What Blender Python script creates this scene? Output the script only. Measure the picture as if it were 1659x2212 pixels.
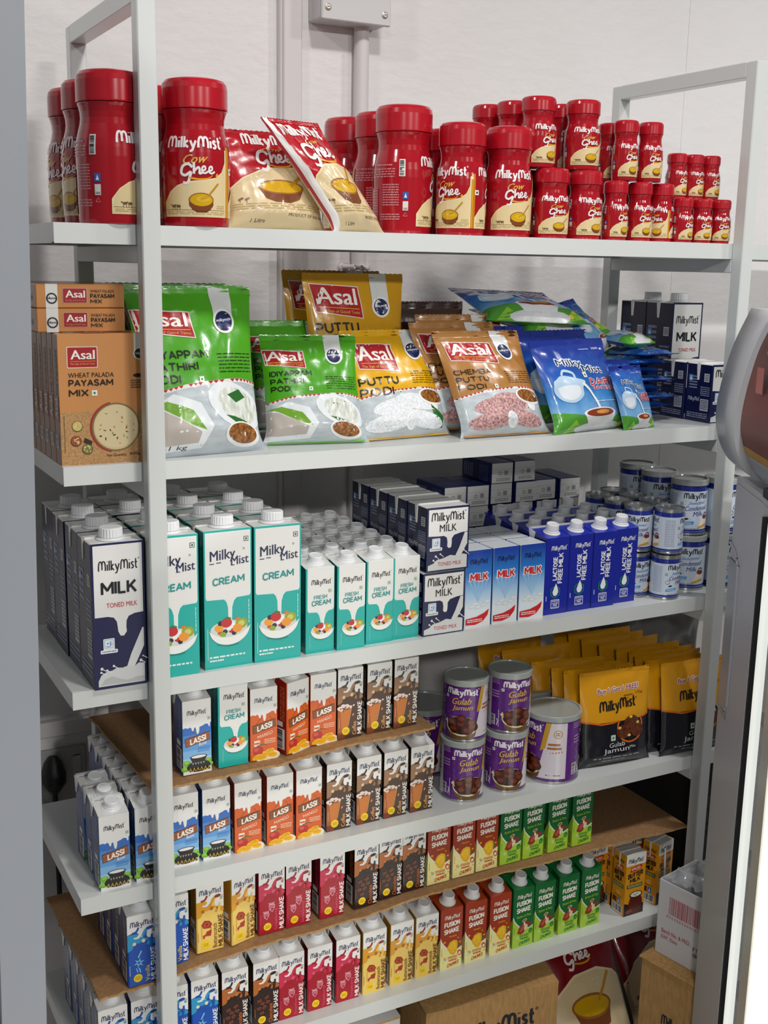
import bpy, math, random
from math import sin, cos, pi, radians, sqrt, floor
from mathutils import Vector, Matrix, noise
from mathutils.geometry import tessellate_polygon
for o in list(bpy.data.objects): bpy.data.objects.remove(o)
sc = bpy.context.scene
COL = sc.collection
random.seed(7)

# ------------------------------------------------------------------ camera, world, lights, exposure
cam_d = bpy.data.cameras.new('camera'); cam = bpy.data.objects.new('camera', cam_d); COL.objects.link(cam)
def cam_axes(yaw, pitch, roll):
    f = Vector((sin(yaw)*cos(pitch), cos(yaw)*cos(pitch), sin(pitch))); r = Vector((cos(yaw), -sin(yaw), 0)); u = r.cross(f)
    return cos(roll)*r + sin(roll)*u, -sin(roll)*r + cos(roll)*u, f
cr_, cu_, cf_ = cam_axes(radians(28.178), radians(-12.119), radians(1.057))
cam.matrix_world = Matrix(((cr_.x, cu_.x, -cf_.x, -0.42612), (cr_.y, cu_.y, -cf_.y, -1.44228), (cr_.z, cu_.z, -cf_.z, 1.50056), (0, 0, 0, 1)))
cam_d.sensor_fit = 'VERTICAL'; cam_d.sensor_height = 36.0; cam_d.sensor_width = 27.0; cam_d.lens = 40.747
cam_d.clip_start = 0.02; cam_d.clip_end = 60
sc.camera = cam
w = bpy.data.worlds.new('shop_air'); sc.world = w; w.use_nodes = True
w.node_tree.nodes['Background'].inputs[0].default_value = (0.93, 0.96, 1.0, 1); w.node_tree.nodes['Background'].inputs[1].default_value = 0.10
vs = sc.view_settings; vs.view_transform = 'Standard'; vs.look = 'None'; vs.gamma = 1.0; vs.use_curve_mapping = False; vs.exposure = 0.08
LAMPS = [  # x, y, z, disc diameter, watts : ceiling lamps of the shop
    (-1.2, -0.7, 2.85, 0.2, 15), (0.35, -0.9, 2.85, 0.2, 17), (1.75, -0.8, 2.85, 0.2, 15),
    (-2.0, -4.2, 2.75, 0.4, 95), (0.3, -4.4, 2.75, 0.4, 142), (2.2, -4.2, 2.75, 0.4, 112)]

# ------------------------------------------------------------------ materials
def lin(h):
    h = h.lstrip('#'); c = [int(h[i:i+2], 16)/255 for i in (0, 2, 4)]
    return tuple(x/12.92 if x <= .04045 else ((x+.055)/1.055)**2.4 for x in c) + (1,)
MATS = {}
def M(hexc, rough=.42, metal=0., coat=0., kind=None):
    key = (hexc, rough, metal, coat, kind)
    if key in MATS: return MATS[key]
    m = bpy.data.materials.new('paint_%s_%s' % (hexc.strip('#'), kind or 'plain')); m.use_nodes = True
    nt = m.node_tree; b = nt.nodes['Principled BSDF']
    b.inputs['Base Color'].default_value = lin(hexc); b.inputs['Roughness'].default_value = rough; b.inputs['Metallic'].default_value = metal
    if coat: b.inputs['Coat Weight'].default_value = coat; b.inputs['Coat Roughness'].default_value = .08
    N = nt.nodes.new; L = nt.links.new
    def coord(scale, out='Object'):
        t = N('ShaderNodeTexCoord'); mp = N('ShaderNodeMapping'); L(t.outputs[out], mp.inputs[0]); mp.inputs['Scale'].default_value = scale; return mp.outputs[0]
    def bump(tex, strength, dist):
        bp = N('ShaderNodeBump'); bp.inputs['Strength'].default_value = strength; bp.inputs['Distance'].default_value = dist; L(tex, bp.inputs['Height']); L(bp.outputs[0], b.inputs['Normal'])
    def vary(tex, lo, hi):
        r = N('ShaderNodeValToRGB'); r.color_ramp.elements[0].position = .3; r.color_ramp.elements[1].position = .7
        r.color_ramp.elements[0].color = lin(lo); r.color_ramp.elements[1].color = lin(hi); L(tex, r.inputs[0]); L(r.outputs[0], b.inputs['Base Color'])
    def nz(scale, detail=4, vec=(1, 1, 1)):
        n = N('ShaderNodeTexNoise'); n.inputs['Scale'].default_value = scale; n.inputs['Detail'].default_value = detail; L(coord(vec), n.inputs['Vector']); return n.outputs[0]
    if kind == 'plaster':
        bump(nz(26, 8, (1, 1, 2)), .35, .006); vary(nz(2.2, 3), '#e0dddc', '#e8e5e4')
    elif kind == 'kraft':
        sh = lambda k: '#%02x%02x%02x' % tuple(min(255, int(int(hexc.lstrip('#')[i:i+2], 16)*k)) for i in (0, 2, 4))
        vary(nz(160, 6, (1, 1, .25)), sh(.9), sh(1.06)); bump(nz(220, 3), .15, .001)
    elif kind == 'metalpaint':
        bump(nz(420, 2), .06, .0006)
    elif kind == 'wrap':
        bump(nz(70, 4), .22, .0016)
    elif kind == 'film':
        b.inputs['Alpha'].default_value = .34
    elif kind == 'foil':
        bump(nz(95, 5), .35, .002)
    elif kind == 'rice':
        bump(nz(260, 5), .6, .002); vary(nz(320, 4), '#c9d2da', '#f2f4f4')
    elif kind == 'pinkrice':
        vary(nz(300, 4), '#7c3f45', '#e3bcb8')
    elif kind == 'noodle':
        vary(nz(240, 6, (1, 1, .3)), '#a9b2a2', '#eef0ec')
    elif kind == 'curry':
        vary(nz(210, 5), '#4a2410', '#b4742c')
    elif kind == 'burlap':
        vary(nz(380, 5), '#9a6c3c', '#c39a66')
    elif kind == 'glaze':
        vary(nz(170, 5), '#3a1408', '#7d3a1c')
    elif kind == 'slate':
        vary(nz(120, 5, (.25, 1, 1)), '#a9b3b9', '#c3ccd0')
    elif kind == 'skyfade':   # printed sky, blue above to white below (a print on the pack)
        t = N('ShaderNodeTexCoord'); s = N('ShaderNodeSeparateXYZ'); L(t.outputs['Object'], s.inputs[0]); r = N('ShaderNodeValToRGB')
        e = r.color_ramp.elements; e[0].position = .03; e[0].color = lin('#e4edf4'); e[1].position = .12; e[1].color = lin('#1440a4')
        x = e.new(.055); x.color = lin('#a9cfee'); x = e.new(.085); x.color = lin('#2a7fd2'); L(s.outputs[2], r.inputs[0]); L(r.outputs[0], b.inputs['Base Color'])
    elif kind == 'bluecloud':
        t = N('ShaderNodeTexCoord'); s = N('ShaderNodeSeparateXYZ'); L(t.outputs['Object'], s.inputs[0]); n = nz(40, 4)
        mth = N('ShaderNodeMath'); mth.operation = 'MULTIPLY_ADD'; mth.inputs[1].default_value = .05; L(n, mth.inputs[0]); L(s.outputs[2], mth.inputs[2])
        r = N('ShaderNodeValToRGB'); e = r.color_ramp.elements; e[0].position = .045; e[0].color = lin('#7fb4de'); e[1].position = .16; e[1].color = lin('#16338f')
        x = e.new(.085); x.color = lin('#2f7cc4'); x = e.new(.12); x.color = lin('#1f55b0'); L(mth.outputs[0], r.inputs[0]); L(r.outputs[0], b.inputs['Base Color'])
    elif kind == 'copper':
        vary(nz(3.5, 3, (1, 1, 4)), '#6a2610', '#a84a1e')
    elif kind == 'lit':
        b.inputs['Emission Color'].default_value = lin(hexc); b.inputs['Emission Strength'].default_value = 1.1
    elif kind == 'glass':
        b.inputs['Alpha'].default_value = .35
    return m
PK = dict(rough=.33, coat=.25)          # glossy board of drink cartons
def C(h): return M(h, .33, 0, .25)      # carton print
def J(h): return M(h, .16, 0, .5)       # jar / tin print
def B(h): return M(h, .26, 0, .35, 'wrap')      # pouch print
WHITE = '#e9e9e6'
CAPM = M('#eceef0', .35); RACK = M('#d2d6d4', .32, 0, .2, 'metalpaint')

# ------------------------------------------------------------------ meshes
class MB:
    def __init__(s): s.v = []; s.f = []; s.m = []; s.sm = []; s.mats = []
    def mi(s, mat):
        if mat not in s.mats: s.mats.append(mat)
        return s.mats.index(mat)
    def add(s, vs, fs, mat, smooth=False):
        o = len(s.v); s.v += [tuple(p) for p in vs]; i = s.mi(mat)
        for f in fs: s.f.append([o+k for k in f]); s.m.append(i); s.sm.append(smooth)
        return s
    def box(s, x0, x1, y0, y1, z0, z1, mat, c=0., mats=None):
        """box, optionally with chamfered upright and top edges"""
        if c <= 0:
            v = [(x, y, z) for z in (z0, z1) for x, y in ((x0, y0), (x1, y0), (x1, y1), (x0, y1))]
            s.add(v, [(0, 3, 2, 1), (4, 5, 6, 7), (0, 1, 5, 4), (1, 2, 6, 5), (2, 3, 7, 6), (3, 0, 4, 7)], mat); return s
        def ring(i, z):
            a, b_, e, g = x0+i, x1-i, y0+i, y1-i
            return [(a+c, e, z), (b_-c, e, z), (b_, e+c, z), (b_, g-c, z), (b_-c, g, z), (a+c, g, z), (a, g-c, z), (a, e+c, z)]
        rs = [ring(c, z0), ring(0, z0+c), ring(0, z1-c), ring(c, z1)]
        v = [p for r in rs for p in r]; f = [tuple(range(7, -1, -1)), tuple(range(24, 32))]
        for k in range(3):
            for i in range(8): j = (i+1) % 8; f.append((k*8+i, k*8+j, k*8+8+j, k*8+8+i))
        s.add(v, f, mat); return s
    def lathe(s, prof, mats, n=40, cx=0, cy=0, cz=0, rib=None, cap=True, axis=None):
        """prof: [(r,z)]; mats: one, or one per segment"""
        if not isinstance(mats, (list, tuple)): mats = [mats]*(len(prof)-1)
        M3 = axis or Matrix.Identity(3); O = Vector((cx, cy, cz))
        def P(r, a, z): return tuple(O + M3 @ Vector((r*sin(a), -r*cos(a), z)))
        rings = []
        for k, (r, z) in enumerate(prof):
            rings.append([P(r*(1 - (.045 if rib and rib[k] and i % 2 else 0)), 2*pi*i/n, z) for i in range(n)])
        for k in range(len(prof)-1):
            v = rings[k]+rings[k+1]; f = [(i, (i+1) % n, n+(i+1) % n, n+i) for i in range(n)]
            s.add(v, f, mats[k], not (rib and rib[k] and rib[k+1]))
        if cap:
            if prof[0][0] > 1e-6: s.add(rings[0], [tuple(range(n-1, -1, -1))], mats[0])
            if prof[-1][0] > 1e-6: s.add(rings[-1], [tuple(range(n))], mats[-1])
        return s
    def tube(s, pts, r, mat, n=8):
        pts = [Vector(p) for p in pts]; rings = []
        for i, p in enumerate(pts):
            t = (pts[min(i+1, len(pts)-1)]-pts[max(i-1, 0)]).normalized(); a = t.orthogonal().normalized(); b_ = t.cross(a)
            rings.append([tuple(p+r*(cos(2*pi*k/n)*a+sin(2*pi*k/n)*b_)) for k in range(n)])
        for i in range(len(pts)-1): s.add(rings[i]+rings[i+1], [(k, (k+1) % n, n+(k+1) % n, n+k) for k in range(n)], mat, True)
        s.add(rings[0], [tuple(range(n-1, -1, -1))], mat); s.add(rings[-1], [tuple(range(n))], mat); return s
    def build(s, name, parent=None, loc=None):
        me = bpy.data.meshes.new(name); me.from_pydata(s.v, [], s.f); 
        for m in s.mats: me.materials.append(m)
        me.polygons.foreach_set('material_index', s.m); me.polygons.foreach_set('use_smooth', s.sm); me.update()
        o = bpy.data.objects.new(name, me); COL.objects.link(o)
        if parent is not None: o.parent = parent
        if loc is not None: o.location = loc
        return o
def tag(o, label=None, cat=None, group=None, kind=None):
    if label: o['label'] = label
    if cat: o['category'] = cat
    if group: o['group'] = group
    if kind: o['kind'] = kind
    return o
def thing(name, label, cat, loc=(0, 0, 0), rz=0., group=None):
    o = bpy.data.objects.new(name, None); COL.objects.link(o); o.location = loc; o.rotation_euler = (0, 0, rz); o.empty_display_size = .02
    return tag(o, label, cat, group)
def copy_tree(o, parent=None):
    c = o.copy(); COL.objects.link(c)
    if parent is not None: c.parent = parent
    for ch in [x for x in o.children]: copy_tree(ch, c)
    return c
class Proto:
    """a thing built once; the first place() moves it, later ones copy it and its parts"""
    def __init__(s, root): s.root = root; s.used = False
    def place(s, x, y, z, rz=0., label=None, group=None, tilt=0., roll=0.):
        o = copy_tree(s.root) if s.used else s.root
        s.used = True; o.location = (x, y, z); o.rotation_mode = 'ZXY' if False else 'XYZ'
        R = Matrix.Rotation(radians(rz), 3, 'Z') @ Matrix.Rotation(-radians(tilt), 3, 'X') @ Matrix.Rotation(radians(roll), 3, 'Y')
        o.rotation_euler = R.to_euler('XYZ')
        if label: o['label'] = label
        if group: o['group'] = group
        elif 'group' in o: del o['group']
        return o
ORD = ['first', 'second', 'third', 'fourth', 'fifth', 'sixth', 'seventh', 'eighth', 'ninth', 'tenth']

# ------------------------------------------------------------------ printed artwork (flat shapes laid on a pack's surface; units are millimetres)
FONT = {}
def glyphs(t, bold):
    k = (t, bold)
    if k not in FONT:
        cu = bpy.data.curves.new('t', 'FONT'); cu.body = t; cu.size = 1; cu.offset = bold; cu.resolution_u = 2; cu.fill_mode = 'FRONT' if hasattr(cu, 'fill_mode') else cu.fill_mode
        ob = bpy.data.objects.new('t', cu); me = bpy.data.meshes.new_from_object(ob)
        v = [(p.co.x, p.co.y) for p in me.vertices]; f = [tuple(p.vertices) for p in me.polygons]
        bpy.data.objects.remove(ob); bpy.data.meshes.remove(me); bpy.data.curves.remove(cu)
        xs = [a for a, b_ in v]; ys = [b_ for a, b_ in v]; x0, x1, y0, y1 = min(xs), max(xs), min(ys), max(ys)
        FONT[k] = ([((a-x0)/(x1-x0), (b_-y0)/(y1-y0)) for a, b_ in v], f)
    return FONT[k]
def spline(pts, n=5):
    out = []; P = [Vector(p) for p in pts]; P = [2*P[0]-P[1]]+P+[2*P[-1]-P[-2]]
    for i in range(1, len(P)-2):
        for k in range(n):
            t = k/n; a, b_, c, d = P[i-1:i+3]
            out.append(tuple(.5*((2*b_)+(c-a)*t+(2*a-5*b_+4*c-d)*t*t+(3*b_-a-3*c+d)*t**3)))
    out.append(tuple(P[-2])); return out
LOGO = [[(0, 0), (.02, .5), (.1, .85), (.24, .95), (.38, .85), (.44, .55), (.44, .1)], [(.44, .5), (.5, .85), (.64, .95), (.8, .85), (.87, .5), (.87, 0)],
        [(1.13, 0), (1.13, .62)], [(1.13, .86), (1.13, .92)], [(1.38, 0), (1.38, .98)], [(1.63, 0), (1.63, .98)], [(1.95, .62), (1.68, .33), (1.98, 0)],
        [(2.16, .62), (2.39, .06)], [(2.64, .62), (2.36, -.18), (2.22, -.3), (2.12, -.3)],
        [(2.86, 0), (2.88, .5), (2.96, .85), (3.1, .95), (3.24, .85), (3.3, .55), (3.3, .1)], [(3.3, .5), (3.36, .85), (3.5, .95), (3.66, .85), (3.73, .5), (3.73, 0)],
        [(3.98, 0), (3.98, .62)], [(3.98, .86), (3.98, .92)], [(4.52, .58), (4.34, .65), (4.24, .5), (4.38, .34), (4.5, .2), (4.38, .03), (4.2, .06)],
        [(4.8, .98), (4.8, .2), (4.86, .05), (5.0, .03)], [(4.66, .62), (4.99, .62)]]
CAPS = {'A': (.8, [[(0, 0), (.4, 1), (.8, 0)], [(.16, .3), (.64, .3)]]), 'B': (.66, [[(0, 0), (0, 1), (.42, 1), (.6, .88), (.6, .66), (.42, .54), (0, .54)], [(.42, .54), (.66, .42), (.66, .14), (.45, 0), (0, 0)]]),
 'C': (.7, [[(.7, .84), (.52, 1), (.24, 1), (.02, .75), (.02, .25), (.24, 0), (.52, 0), (.7, .16)]]), 'D': (.68, [[(0, 0), (0, 1), (.36, 1), (.68, .75), (.68, .25), (.36, 0), (0, 0)]]), 'E': (.56, [[(.56, 1), (0, 1), (0, 0), (.56, 0)], [(0, .52), (.5, .52)]]),
 'F': (.54, [[(.54, 1), (0, 1), (0, 0)], [(0, .5), (.48, .5)]]), 'G': (.74, [[(.7, .84), (.52, 1), (.24, 1), (.02, .75), (.02, .25), (.24, 0), (.52, 0), (.72, .14), (.72, .46), (.44, .46)]]), 'H': (.68, [[(0, 0), (0, 1)], [(.68, 0), (.68, 1)], [(0, .5), (.68, .5)]]),
 'I': (.02, [[(0, 0), (0, 1)]]), 'K': (.66, [[(0, 0), (0, 1)], [(.62, 1), (.06, .42)], [(.24, .58), (.66, 0)]]), 'L': (.52, [[(0, 1), (0, 0), (.52, 0)]]), 'M': (.9, [[(0, 0), (0, 1), (.45, .3), (.9, 1), (.9, 0)]]), 'N': (.7, [[(0, 0), (0, 1), (.7, 0), (.7, 1)]]),
 'O': (.82, [[(.3, 0), (.02, .28), (.02, .72), (.3, 1), (.52, 1), (.8, .72), (.8, .28), (.52, 0), (.3, 0)]]), 'P': (.62, [[(0, 0), (0, 1), (.42, 1), (.62, .84), (.62, .58), (.42, .42), (0, .42)]]), 'R': (.66, [[(0, 0), (0, 1), (.42, 1), (.62, .84), (.62, .6), (.42, .45), (0, .45)], [(.34, .45), (.66, 0)]]),
 'S': (.62, [[(.6, .84), (.42, 1), (.2, 1), (.03, .84), (.03, .66), (.2, .54), (.44, .46), (.6, .32), (.6, .15), (.42, 0), (.2, 0), (.0, .15)]]), 'T': (.66, [[(0, 1), (.66, 1)], [(.33, 1), (.33, 0)]]), 'U': (.68, [[(0, 1), (0, .25), (.2, 0), (.48, 0), (.68, .25), (.68, 1)]]),
 'V': (.76, [[(0, 1), (.38, 0), (.76, 1)]]), 'W': (1.1, [[(0, 1), (.26, 0), (.55, .9), (.84, 0), (1.1, 1)]]), 'X': (.7, [[(0, 0), (.7, 1)], [(0, 1), (.7, 0)]]), 'Y': (.7, [[(0, 1), (.35, .48), (.7, 1)], [(.35, .48), (.35, 0)]]), 'Z': (.62, [[(0, 1), (.62, 1), (0, 0), (.62, 0)]])}
class Art:
    def __init__(s): s.items = []
    def poly(s, pts, mat, l=1):
        pts = [(p[0], p[1]) for p in pts]
        t = tessellate_polygon([[Vector((a, b_, 0)) for a, b_ in pts]]); s.items.append((pts, [tuple(x) for x in t], mat, l)); return s
    def rect(s, x0, y0, x1, y1, mat, l=1): return s.poly([(x0, y0), (x1, y0), (x1, y1), (x0, y1)], mat, l)
    def rrect(s, x0, y0, x1, y1, r, mat, l=1):
        p = []
        for cx, cy, a0 in ((x1-r, y0+r, -90), (x1-r, y1-r, 0), (x0+r, y1-r, 90), (x0+r, y0+r, 180)):
            p += [(cx+r*cos(radians(a0+k*22.5)), cy+r*sin(radians(a0+k*22.5))) for k in range(5)]
        return s.poly(p, mat, l)
    def ell(s, cx, cy, rx, ry, mat, l=1, a=0, n=20, a0=0, a1=360):
        ca, sa = cos(radians(a)), sin(radians(a)); full = a1-a0 >= 360
        p = [(cx+rx*cos(t)*ca-ry*sin(t)*sa, cy+rx*cos(t)*sa+ry*sin(t)*ca) for t in [radians(a0+(a1-a0)*i/(n if full else n-1)) for i in range(n)]]
        return s.poly(p, mat, l)
    def ring(s, cx, cy, r, wd, mat, l=1, n=20): return s.stroke([(cx+r*cos(2*pi*i/n), cy+r*sin(2*pi*i/n)) for i in range(n+1)], wd, mat, l, 0)
    def stroke(s, pts, wd, mat, l=1, smooth=4, w2=None):
        q = spline(pts, smooth) if smooth and len(pts) > 2 else [tuple(p[:2]) for p in pts]
        q = [(p[0], p[1]) for p in q]; n = len(q); L_, R_ = [], []
        for i, p in enumerate(q):
            a = q[max(i-1, 0)]; b_ = q[min(i+1, n-1)]; dx, dy = b_[0]-a[0], b_[1]-a[1]; d = sqrt(dx*dx+dy*dy) or 1
            h = (wd + ((w2 if w2 is not None else wd)-wd)*i/max(1, n-1))/2; L_.append((p[0]-dy/d*h, p[1]+dx/d*h)); R_.append((p[0]+dy/d*h, p[1]-dx/d*h))
        v = L_+R_; f = [(i, n+i, n+i+1, i+1) for i in range(n-1)]
        s.items.append((v, f, mat, l)); return s
    def text(s, t, x0, y0, x1, y1, mat, l=4, bold=.0, rot=0, tilt=0., shear=0.):
        if bold >= .03 and all(ch in CAPS or ch == ' ' for ch in t): return s.caps(t, x0, y0, x1, y1, mat, l, bold, rot, tilt, shear)
        v, f = glyphs(t, 0.)
        if bold > 0:   # heavier weight: the same letters laid three times, slightly shifted
            k = min(bold, .06)*.55*((x1-x0) if rot else (y1-y0)); kx, ky = (0, k) if rot else (k, 0)
            for sg in (-1, 1): s.text(t, x0+kx*sg, y0+ky*sg, x1+kx*sg, y1+ky*sg, mat, l, 0., rot, tilt, shear)
        out = []
        for a, b_ in v:
            a = a + shear*(b_-.5)
            if rot == 90: x, y = x0+(1-b_)*(x1-x0), y0+a*(y1-y0)
            elif rot == -90: x, y = x0+b_*(x1-x0), y1-a*(y1-y0)
            else: x, y = x0+a*(x1-x0), y0+b_*(y1-y0)
            out.append((x, y+tilt*(x-(x0+x1)/2)))
        s.items.append((out, f, mat, l)); return s
    def halo(s, t, x0, y0, x1, y1, mat, l, bold, rot, tilt, k):
        for dx, dy in ((k, 0), (-k, 0), (0, k), (0, -k), (k*.7, k*.7), (-k*.7, k*.7)): s.text(t, x0+dx, y0+dy, x1+dx, y1+dy, mat, l+.3*(dx > 0), bold, rot, tilt)
        return s
    def caps(s, t, x0, y0, x1, y1, mat, l, bold, rot, tilt, shear):
        """heavy block capitals drawn stroke by stroke"""
        Lh, Hh = (y1-y0, x1-x0) if rot else (x1-x0, y1-y0); th = Hh*(.12+1.5*min(bold, .055)); big = th if bold < .08 else th+Hh*.16
        tot = sum(CAPS[ch][0]+.26 if ch != ' ' else .3 for ch in t)-.26; sx = (Lh-th)/tot; sy = Hh-th; cx = 0; v, f = [], []
        ws = []
        for ch in t:
            if ch == ' ': cx += .3; continue
            wd, ps = CAPS[ch]
            for p in ps:
                q = [((cx+a)*sx+th/2, b_*sy+th/2) for a, b_ in p]
                for i in range(len(q)-1):
                    (ax, ay), (bx, by) = q[i], q[i+1]; dx, dy = bx-ax, by-ay; d = sqrt(dx*dx+dy*dy) or 1; ux, uy = dx/d*big/2, dy/d*big/2
                    e0 = 1. if i == 0 and (abs(dx) < 1e-6 or abs(dy) < 1e-6) and False else .42; e1 = .42; o = len(v)
                    v += [(ax-ux*e0-uy, ay-uy*e0+ux), (ax-ux*e0+uy, ay-uy*e0-ux), (bx+ux*e1+uy, by+uy*e1-ux), (bx+ux*e1-uy, by+uy*e1+ux)]; f.append((o, o+1, o+2, o+3))
            cx += wd+.26
        out = []
        for a, b_ in v:
            a += shear*(b_-Hh/2)
            x, y = (x1-b_, y0+a) if rot == 90 else (x0+b_, y1-a) if rot == -90 else (x0+a, y0+b_)
            out.append((x, y+tilt*(x-(x0+x1)/2)))
        for q in f: s.items.append(([out[k] for k in q], [(0, 1, 2, 3)], mat, l))
        return s
    def logo(s, x0, y0, wd, mat, l=4, tilt=0., st=.17, k=1.25):
        u = wd/5.05
        for p in LOGO:
            q = spline(p, 3) if len(p) > 2 else p
            q = [(x0+a*u, y0+b_*u*k+tilt*a*u) for a, b_ in [t[:2] for t in q]]
            s.stroke(q, st*u, mat, l, 0)
        s.ring(x0+wd+.12*u, y0+u*k, .08*u, .05*u, mat, l, 8); return s
    def fine(s, x0, y0, x1, y1, n, mat, l=3, vert=False, fill=.5):
        """lines of small print too small to read"""
        for i in range(n):
            if vert:
                a = x0+(x1-x0)*(i+.25)/n; b_ = a+(x1-x0)*fill/n; y = y0
                while y < y1:
                    e = min(y1, y+random.uniform(.05, .22)*(y1-y0)); s.rect(a, y, b_, e, mat, l); y = e+.03*(y1-y0)
            else:
                a = y0+(y1-y0)*(i+.25)/n; b_ = a+(y1-y0)*fill/n; x = x0
                while x < x1:
                    e = min(x1, x+random.uniform(.05, .22)*(x1-x0)); s.rect(x, a, e, b_, mat, l); x = e+.03*(x1-x0)
        return s
    def veg(s, x, y, k, dot, frame=None, l=4, bg=None):
        f = frame or dot; s.rect(x, y, x+k, y+k, f, l).rect(x+k*.13, y+k*.13, x+k*.87, y+k*.87, bg or C(WHITE), l+1).ell(x+k/2, y+k/2, k*.23, k*.23, dot, l+2, n=10); return s
    def barcode(s, x0, y0, x1, y1, bg, fg, l=3, vert=False):
        s.rect(x0, y0, x1, y1, bg, l); rnd = random.Random(5); t = .06
        while t < .92:
            e = min(.95, t+rnd.choice((.015, .03, .045, .06)))
            if vert: s.rect(x0+(x1-x0)*t, y0+(y1-y0)*.18, x0+(x1-x0)*e, y1-(y1-y0)*.06, fg, l+1)
            else: s.rect(x0+(x1-x0)*.1, y0+(y1-y0)*t, x1-(x1-x0)*.22, y0+(y1-y0)*e, fg, l+1)
            t = e+rnd.choice((.015, .02, .035))
        return s
    def put(s, mb, fn, maxlen=None, eps=.00012, step=.00011, smooth=False):
        for ix, (v, f, mat, l) in enumerate(s.items):
            e_ = eps+step*l+(ix % 16)*6e-6
            if maxlen is None:
                mb.add([fn(x*.001, y*.001, e_) for x, y in v], f, mat, smooth); continue
            T = []
            for q in f:
                for k in range(1, len(q)-1): T.append((v[q[0]], v[q[k]], v[q[k+1]]))
            out = []
            while T:
                a, b_, c = T.pop(); e = [((a[0]-b_[0])**2+(a[1]-b_[1])**2, 0), ((b_[0]-c[0])**2+(b_[1]-c[1])**2, 1), ((c[0]-a[0])**2+(c[1]-a[1])**2, 2)]
                mx, k = max(e)
                if mx <= maxlen*maxlen: out.append((a, b_, c)); continue
                if k == 1: a, b_, c = b_, c, a
                elif k == 2: a, b_, c = c, a, b_
                mpt = ((a[0]+b_[0])/2, (a[1]+b_[1])/2); T += [(a, mpt, c), (mpt, b_, c)]
            idx = {}; vv = []; ff = []
            for tri in out:
                r = []
                for p in tri:
                    kk = (round(p[0], 4), round(p[1], 4))
                    if kk not in idx: idx[kk] = len(vv); vv.append(fn(p[0]*.001, p[1]*.001, e_))
                    r.append(idx[kk])
                if len(set(r)) == 3:
                    (ax, ay), (bx, by), (cx, cy) = tri
                    ff.append(r if (bx-ax)*(cy-ay)-(by-ay)*(cx-ax) > 0 else r[::-1])
            mb.add(vv, ff, mat, smooth)
        return mb
def front_fn(y=0.): return lambda x, z, e: (x, y-e, z)
def left_fn(d): return lambda x, z, e: (-e, d-x, z)
def right_fn(wd): return lambda x, z, e: (wd+e, x, z)

# ------------------------------------------------------------------ the room
Z = [1.54208, 1.23998, .93758, .63632, .3344]          # shelf tops, top shelf first
WALL = .50
PL = M('#dbd6d7', .75, 0, 0, 'plaster')
tag(MB().box(-2.4, 4.2, WALL, WALL+.1, -.02, 3.1, PL).build('wall_back'), kind='structure')
tag(MB().box(-2.4, 4.2, -3.6, WALL+.1, -.06, 0, M('#8d8a86', .3, 0, 0)).build('floor'), kind='structure')
TRK = M('#d6d1d0', .5)
m = MB().box(.390, .431, WALL-.016, WALL, .05, 3.05, TRK, .002); m.box(.394, .397, WALL-.0175, WALL-.015, .05, 3.05, M('#b9b2b0', .6)); tag(m.build('trim_1'), kind='structure')
tag(MB().tube([(.545, WALL-.014, .3), (.545, WALL-.014, 1.915)], .0135, TRK, 20).build('trim_2'), kind='structure')
m = MB().box(-.45, .053, WALL-.018, WALL, .686, .714, TRK, .002); tag(m.build('trim_3'), kind='structure')
m = MB().box(1.30, 1.32, WALL-.0012, WALL, .05, 3.05, PL); tag(m.build('trim_4'), kind='structure')
# junction box
t = thing('junction_box', 'white painted junction box screwed to the wall above the shelves', 'electrical box', (.449, WALL, 1.9))
JB = M('#cfcdcd', .45)
MB().box(0, .128, -.048, 0, .002, .2, JB, .003).build('casing', t)
MB().box(.0, .131, -.056, -.049, 0, .2, JB, .002).build('cover', t)
for x, z in ((.011, .02), (.119, .018)):
    s_ = MB(); rot = Matrix.Rotation(radians(90), 3, 'X')
    s_.lathe([(.0058, 0), (.0058, .0012), (.0038, .0022), (.0034, .003), (0, .003)], M('#c6c0b4', .35, .7), 18, x, -.056, z, axis=rot)
    s_.box(x-.002, x+.002, -.0596, -.0588, z-.0005, z+.0005, M('#2a2622', .6)); s_.build('screw', t)
# conduit saddle and wall screw
t = thing('conduit_saddle', 'white saddle clip holding the wall conduit behind the yellow bags', 'conduit clip', (.513, WALL, 1.493)); c_ = MB()
c_.tube([(-.026, -.004, 0), (-.02, -.006, 0), (-.014, -.02, 0), (0, -.031, 0), (.014, -.02, 0)] if False else [(-.024+.03, -.004, 0), (.012, -.012, 0), (.018, -.026, 0), (.03, -.031, 0), (.042, -.026, 0), (.048, -.012, 0), (.054, -.004, 0)], .0042, TRK, 8)
for x in (.004, .056): c_.lathe([(.007, 0), (.007, .003), (.004, .0045), (0, .0045)], TRK, 14, x, 0, 0, axis=Matrix.Rotation(radians(90), 3, 'X'))
c_.build('strap', t); MB().box(0, .06, -.003, 0, -.009, .009, TRK, .001).build('backplate', t)
t = MB().lathe([(.006, 0), (.006, .001), (.003, .004), (0, .004)], M('#b8b2aa', .5, .4), 14, .4226, WALL, 1.4656, axis=Matrix.Rotation(radians(90), 3, 'X')).build('wall_screw'); tag(t, 'small screw head in the white wall beside the trunking, under the top shelf', 'screw')
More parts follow.
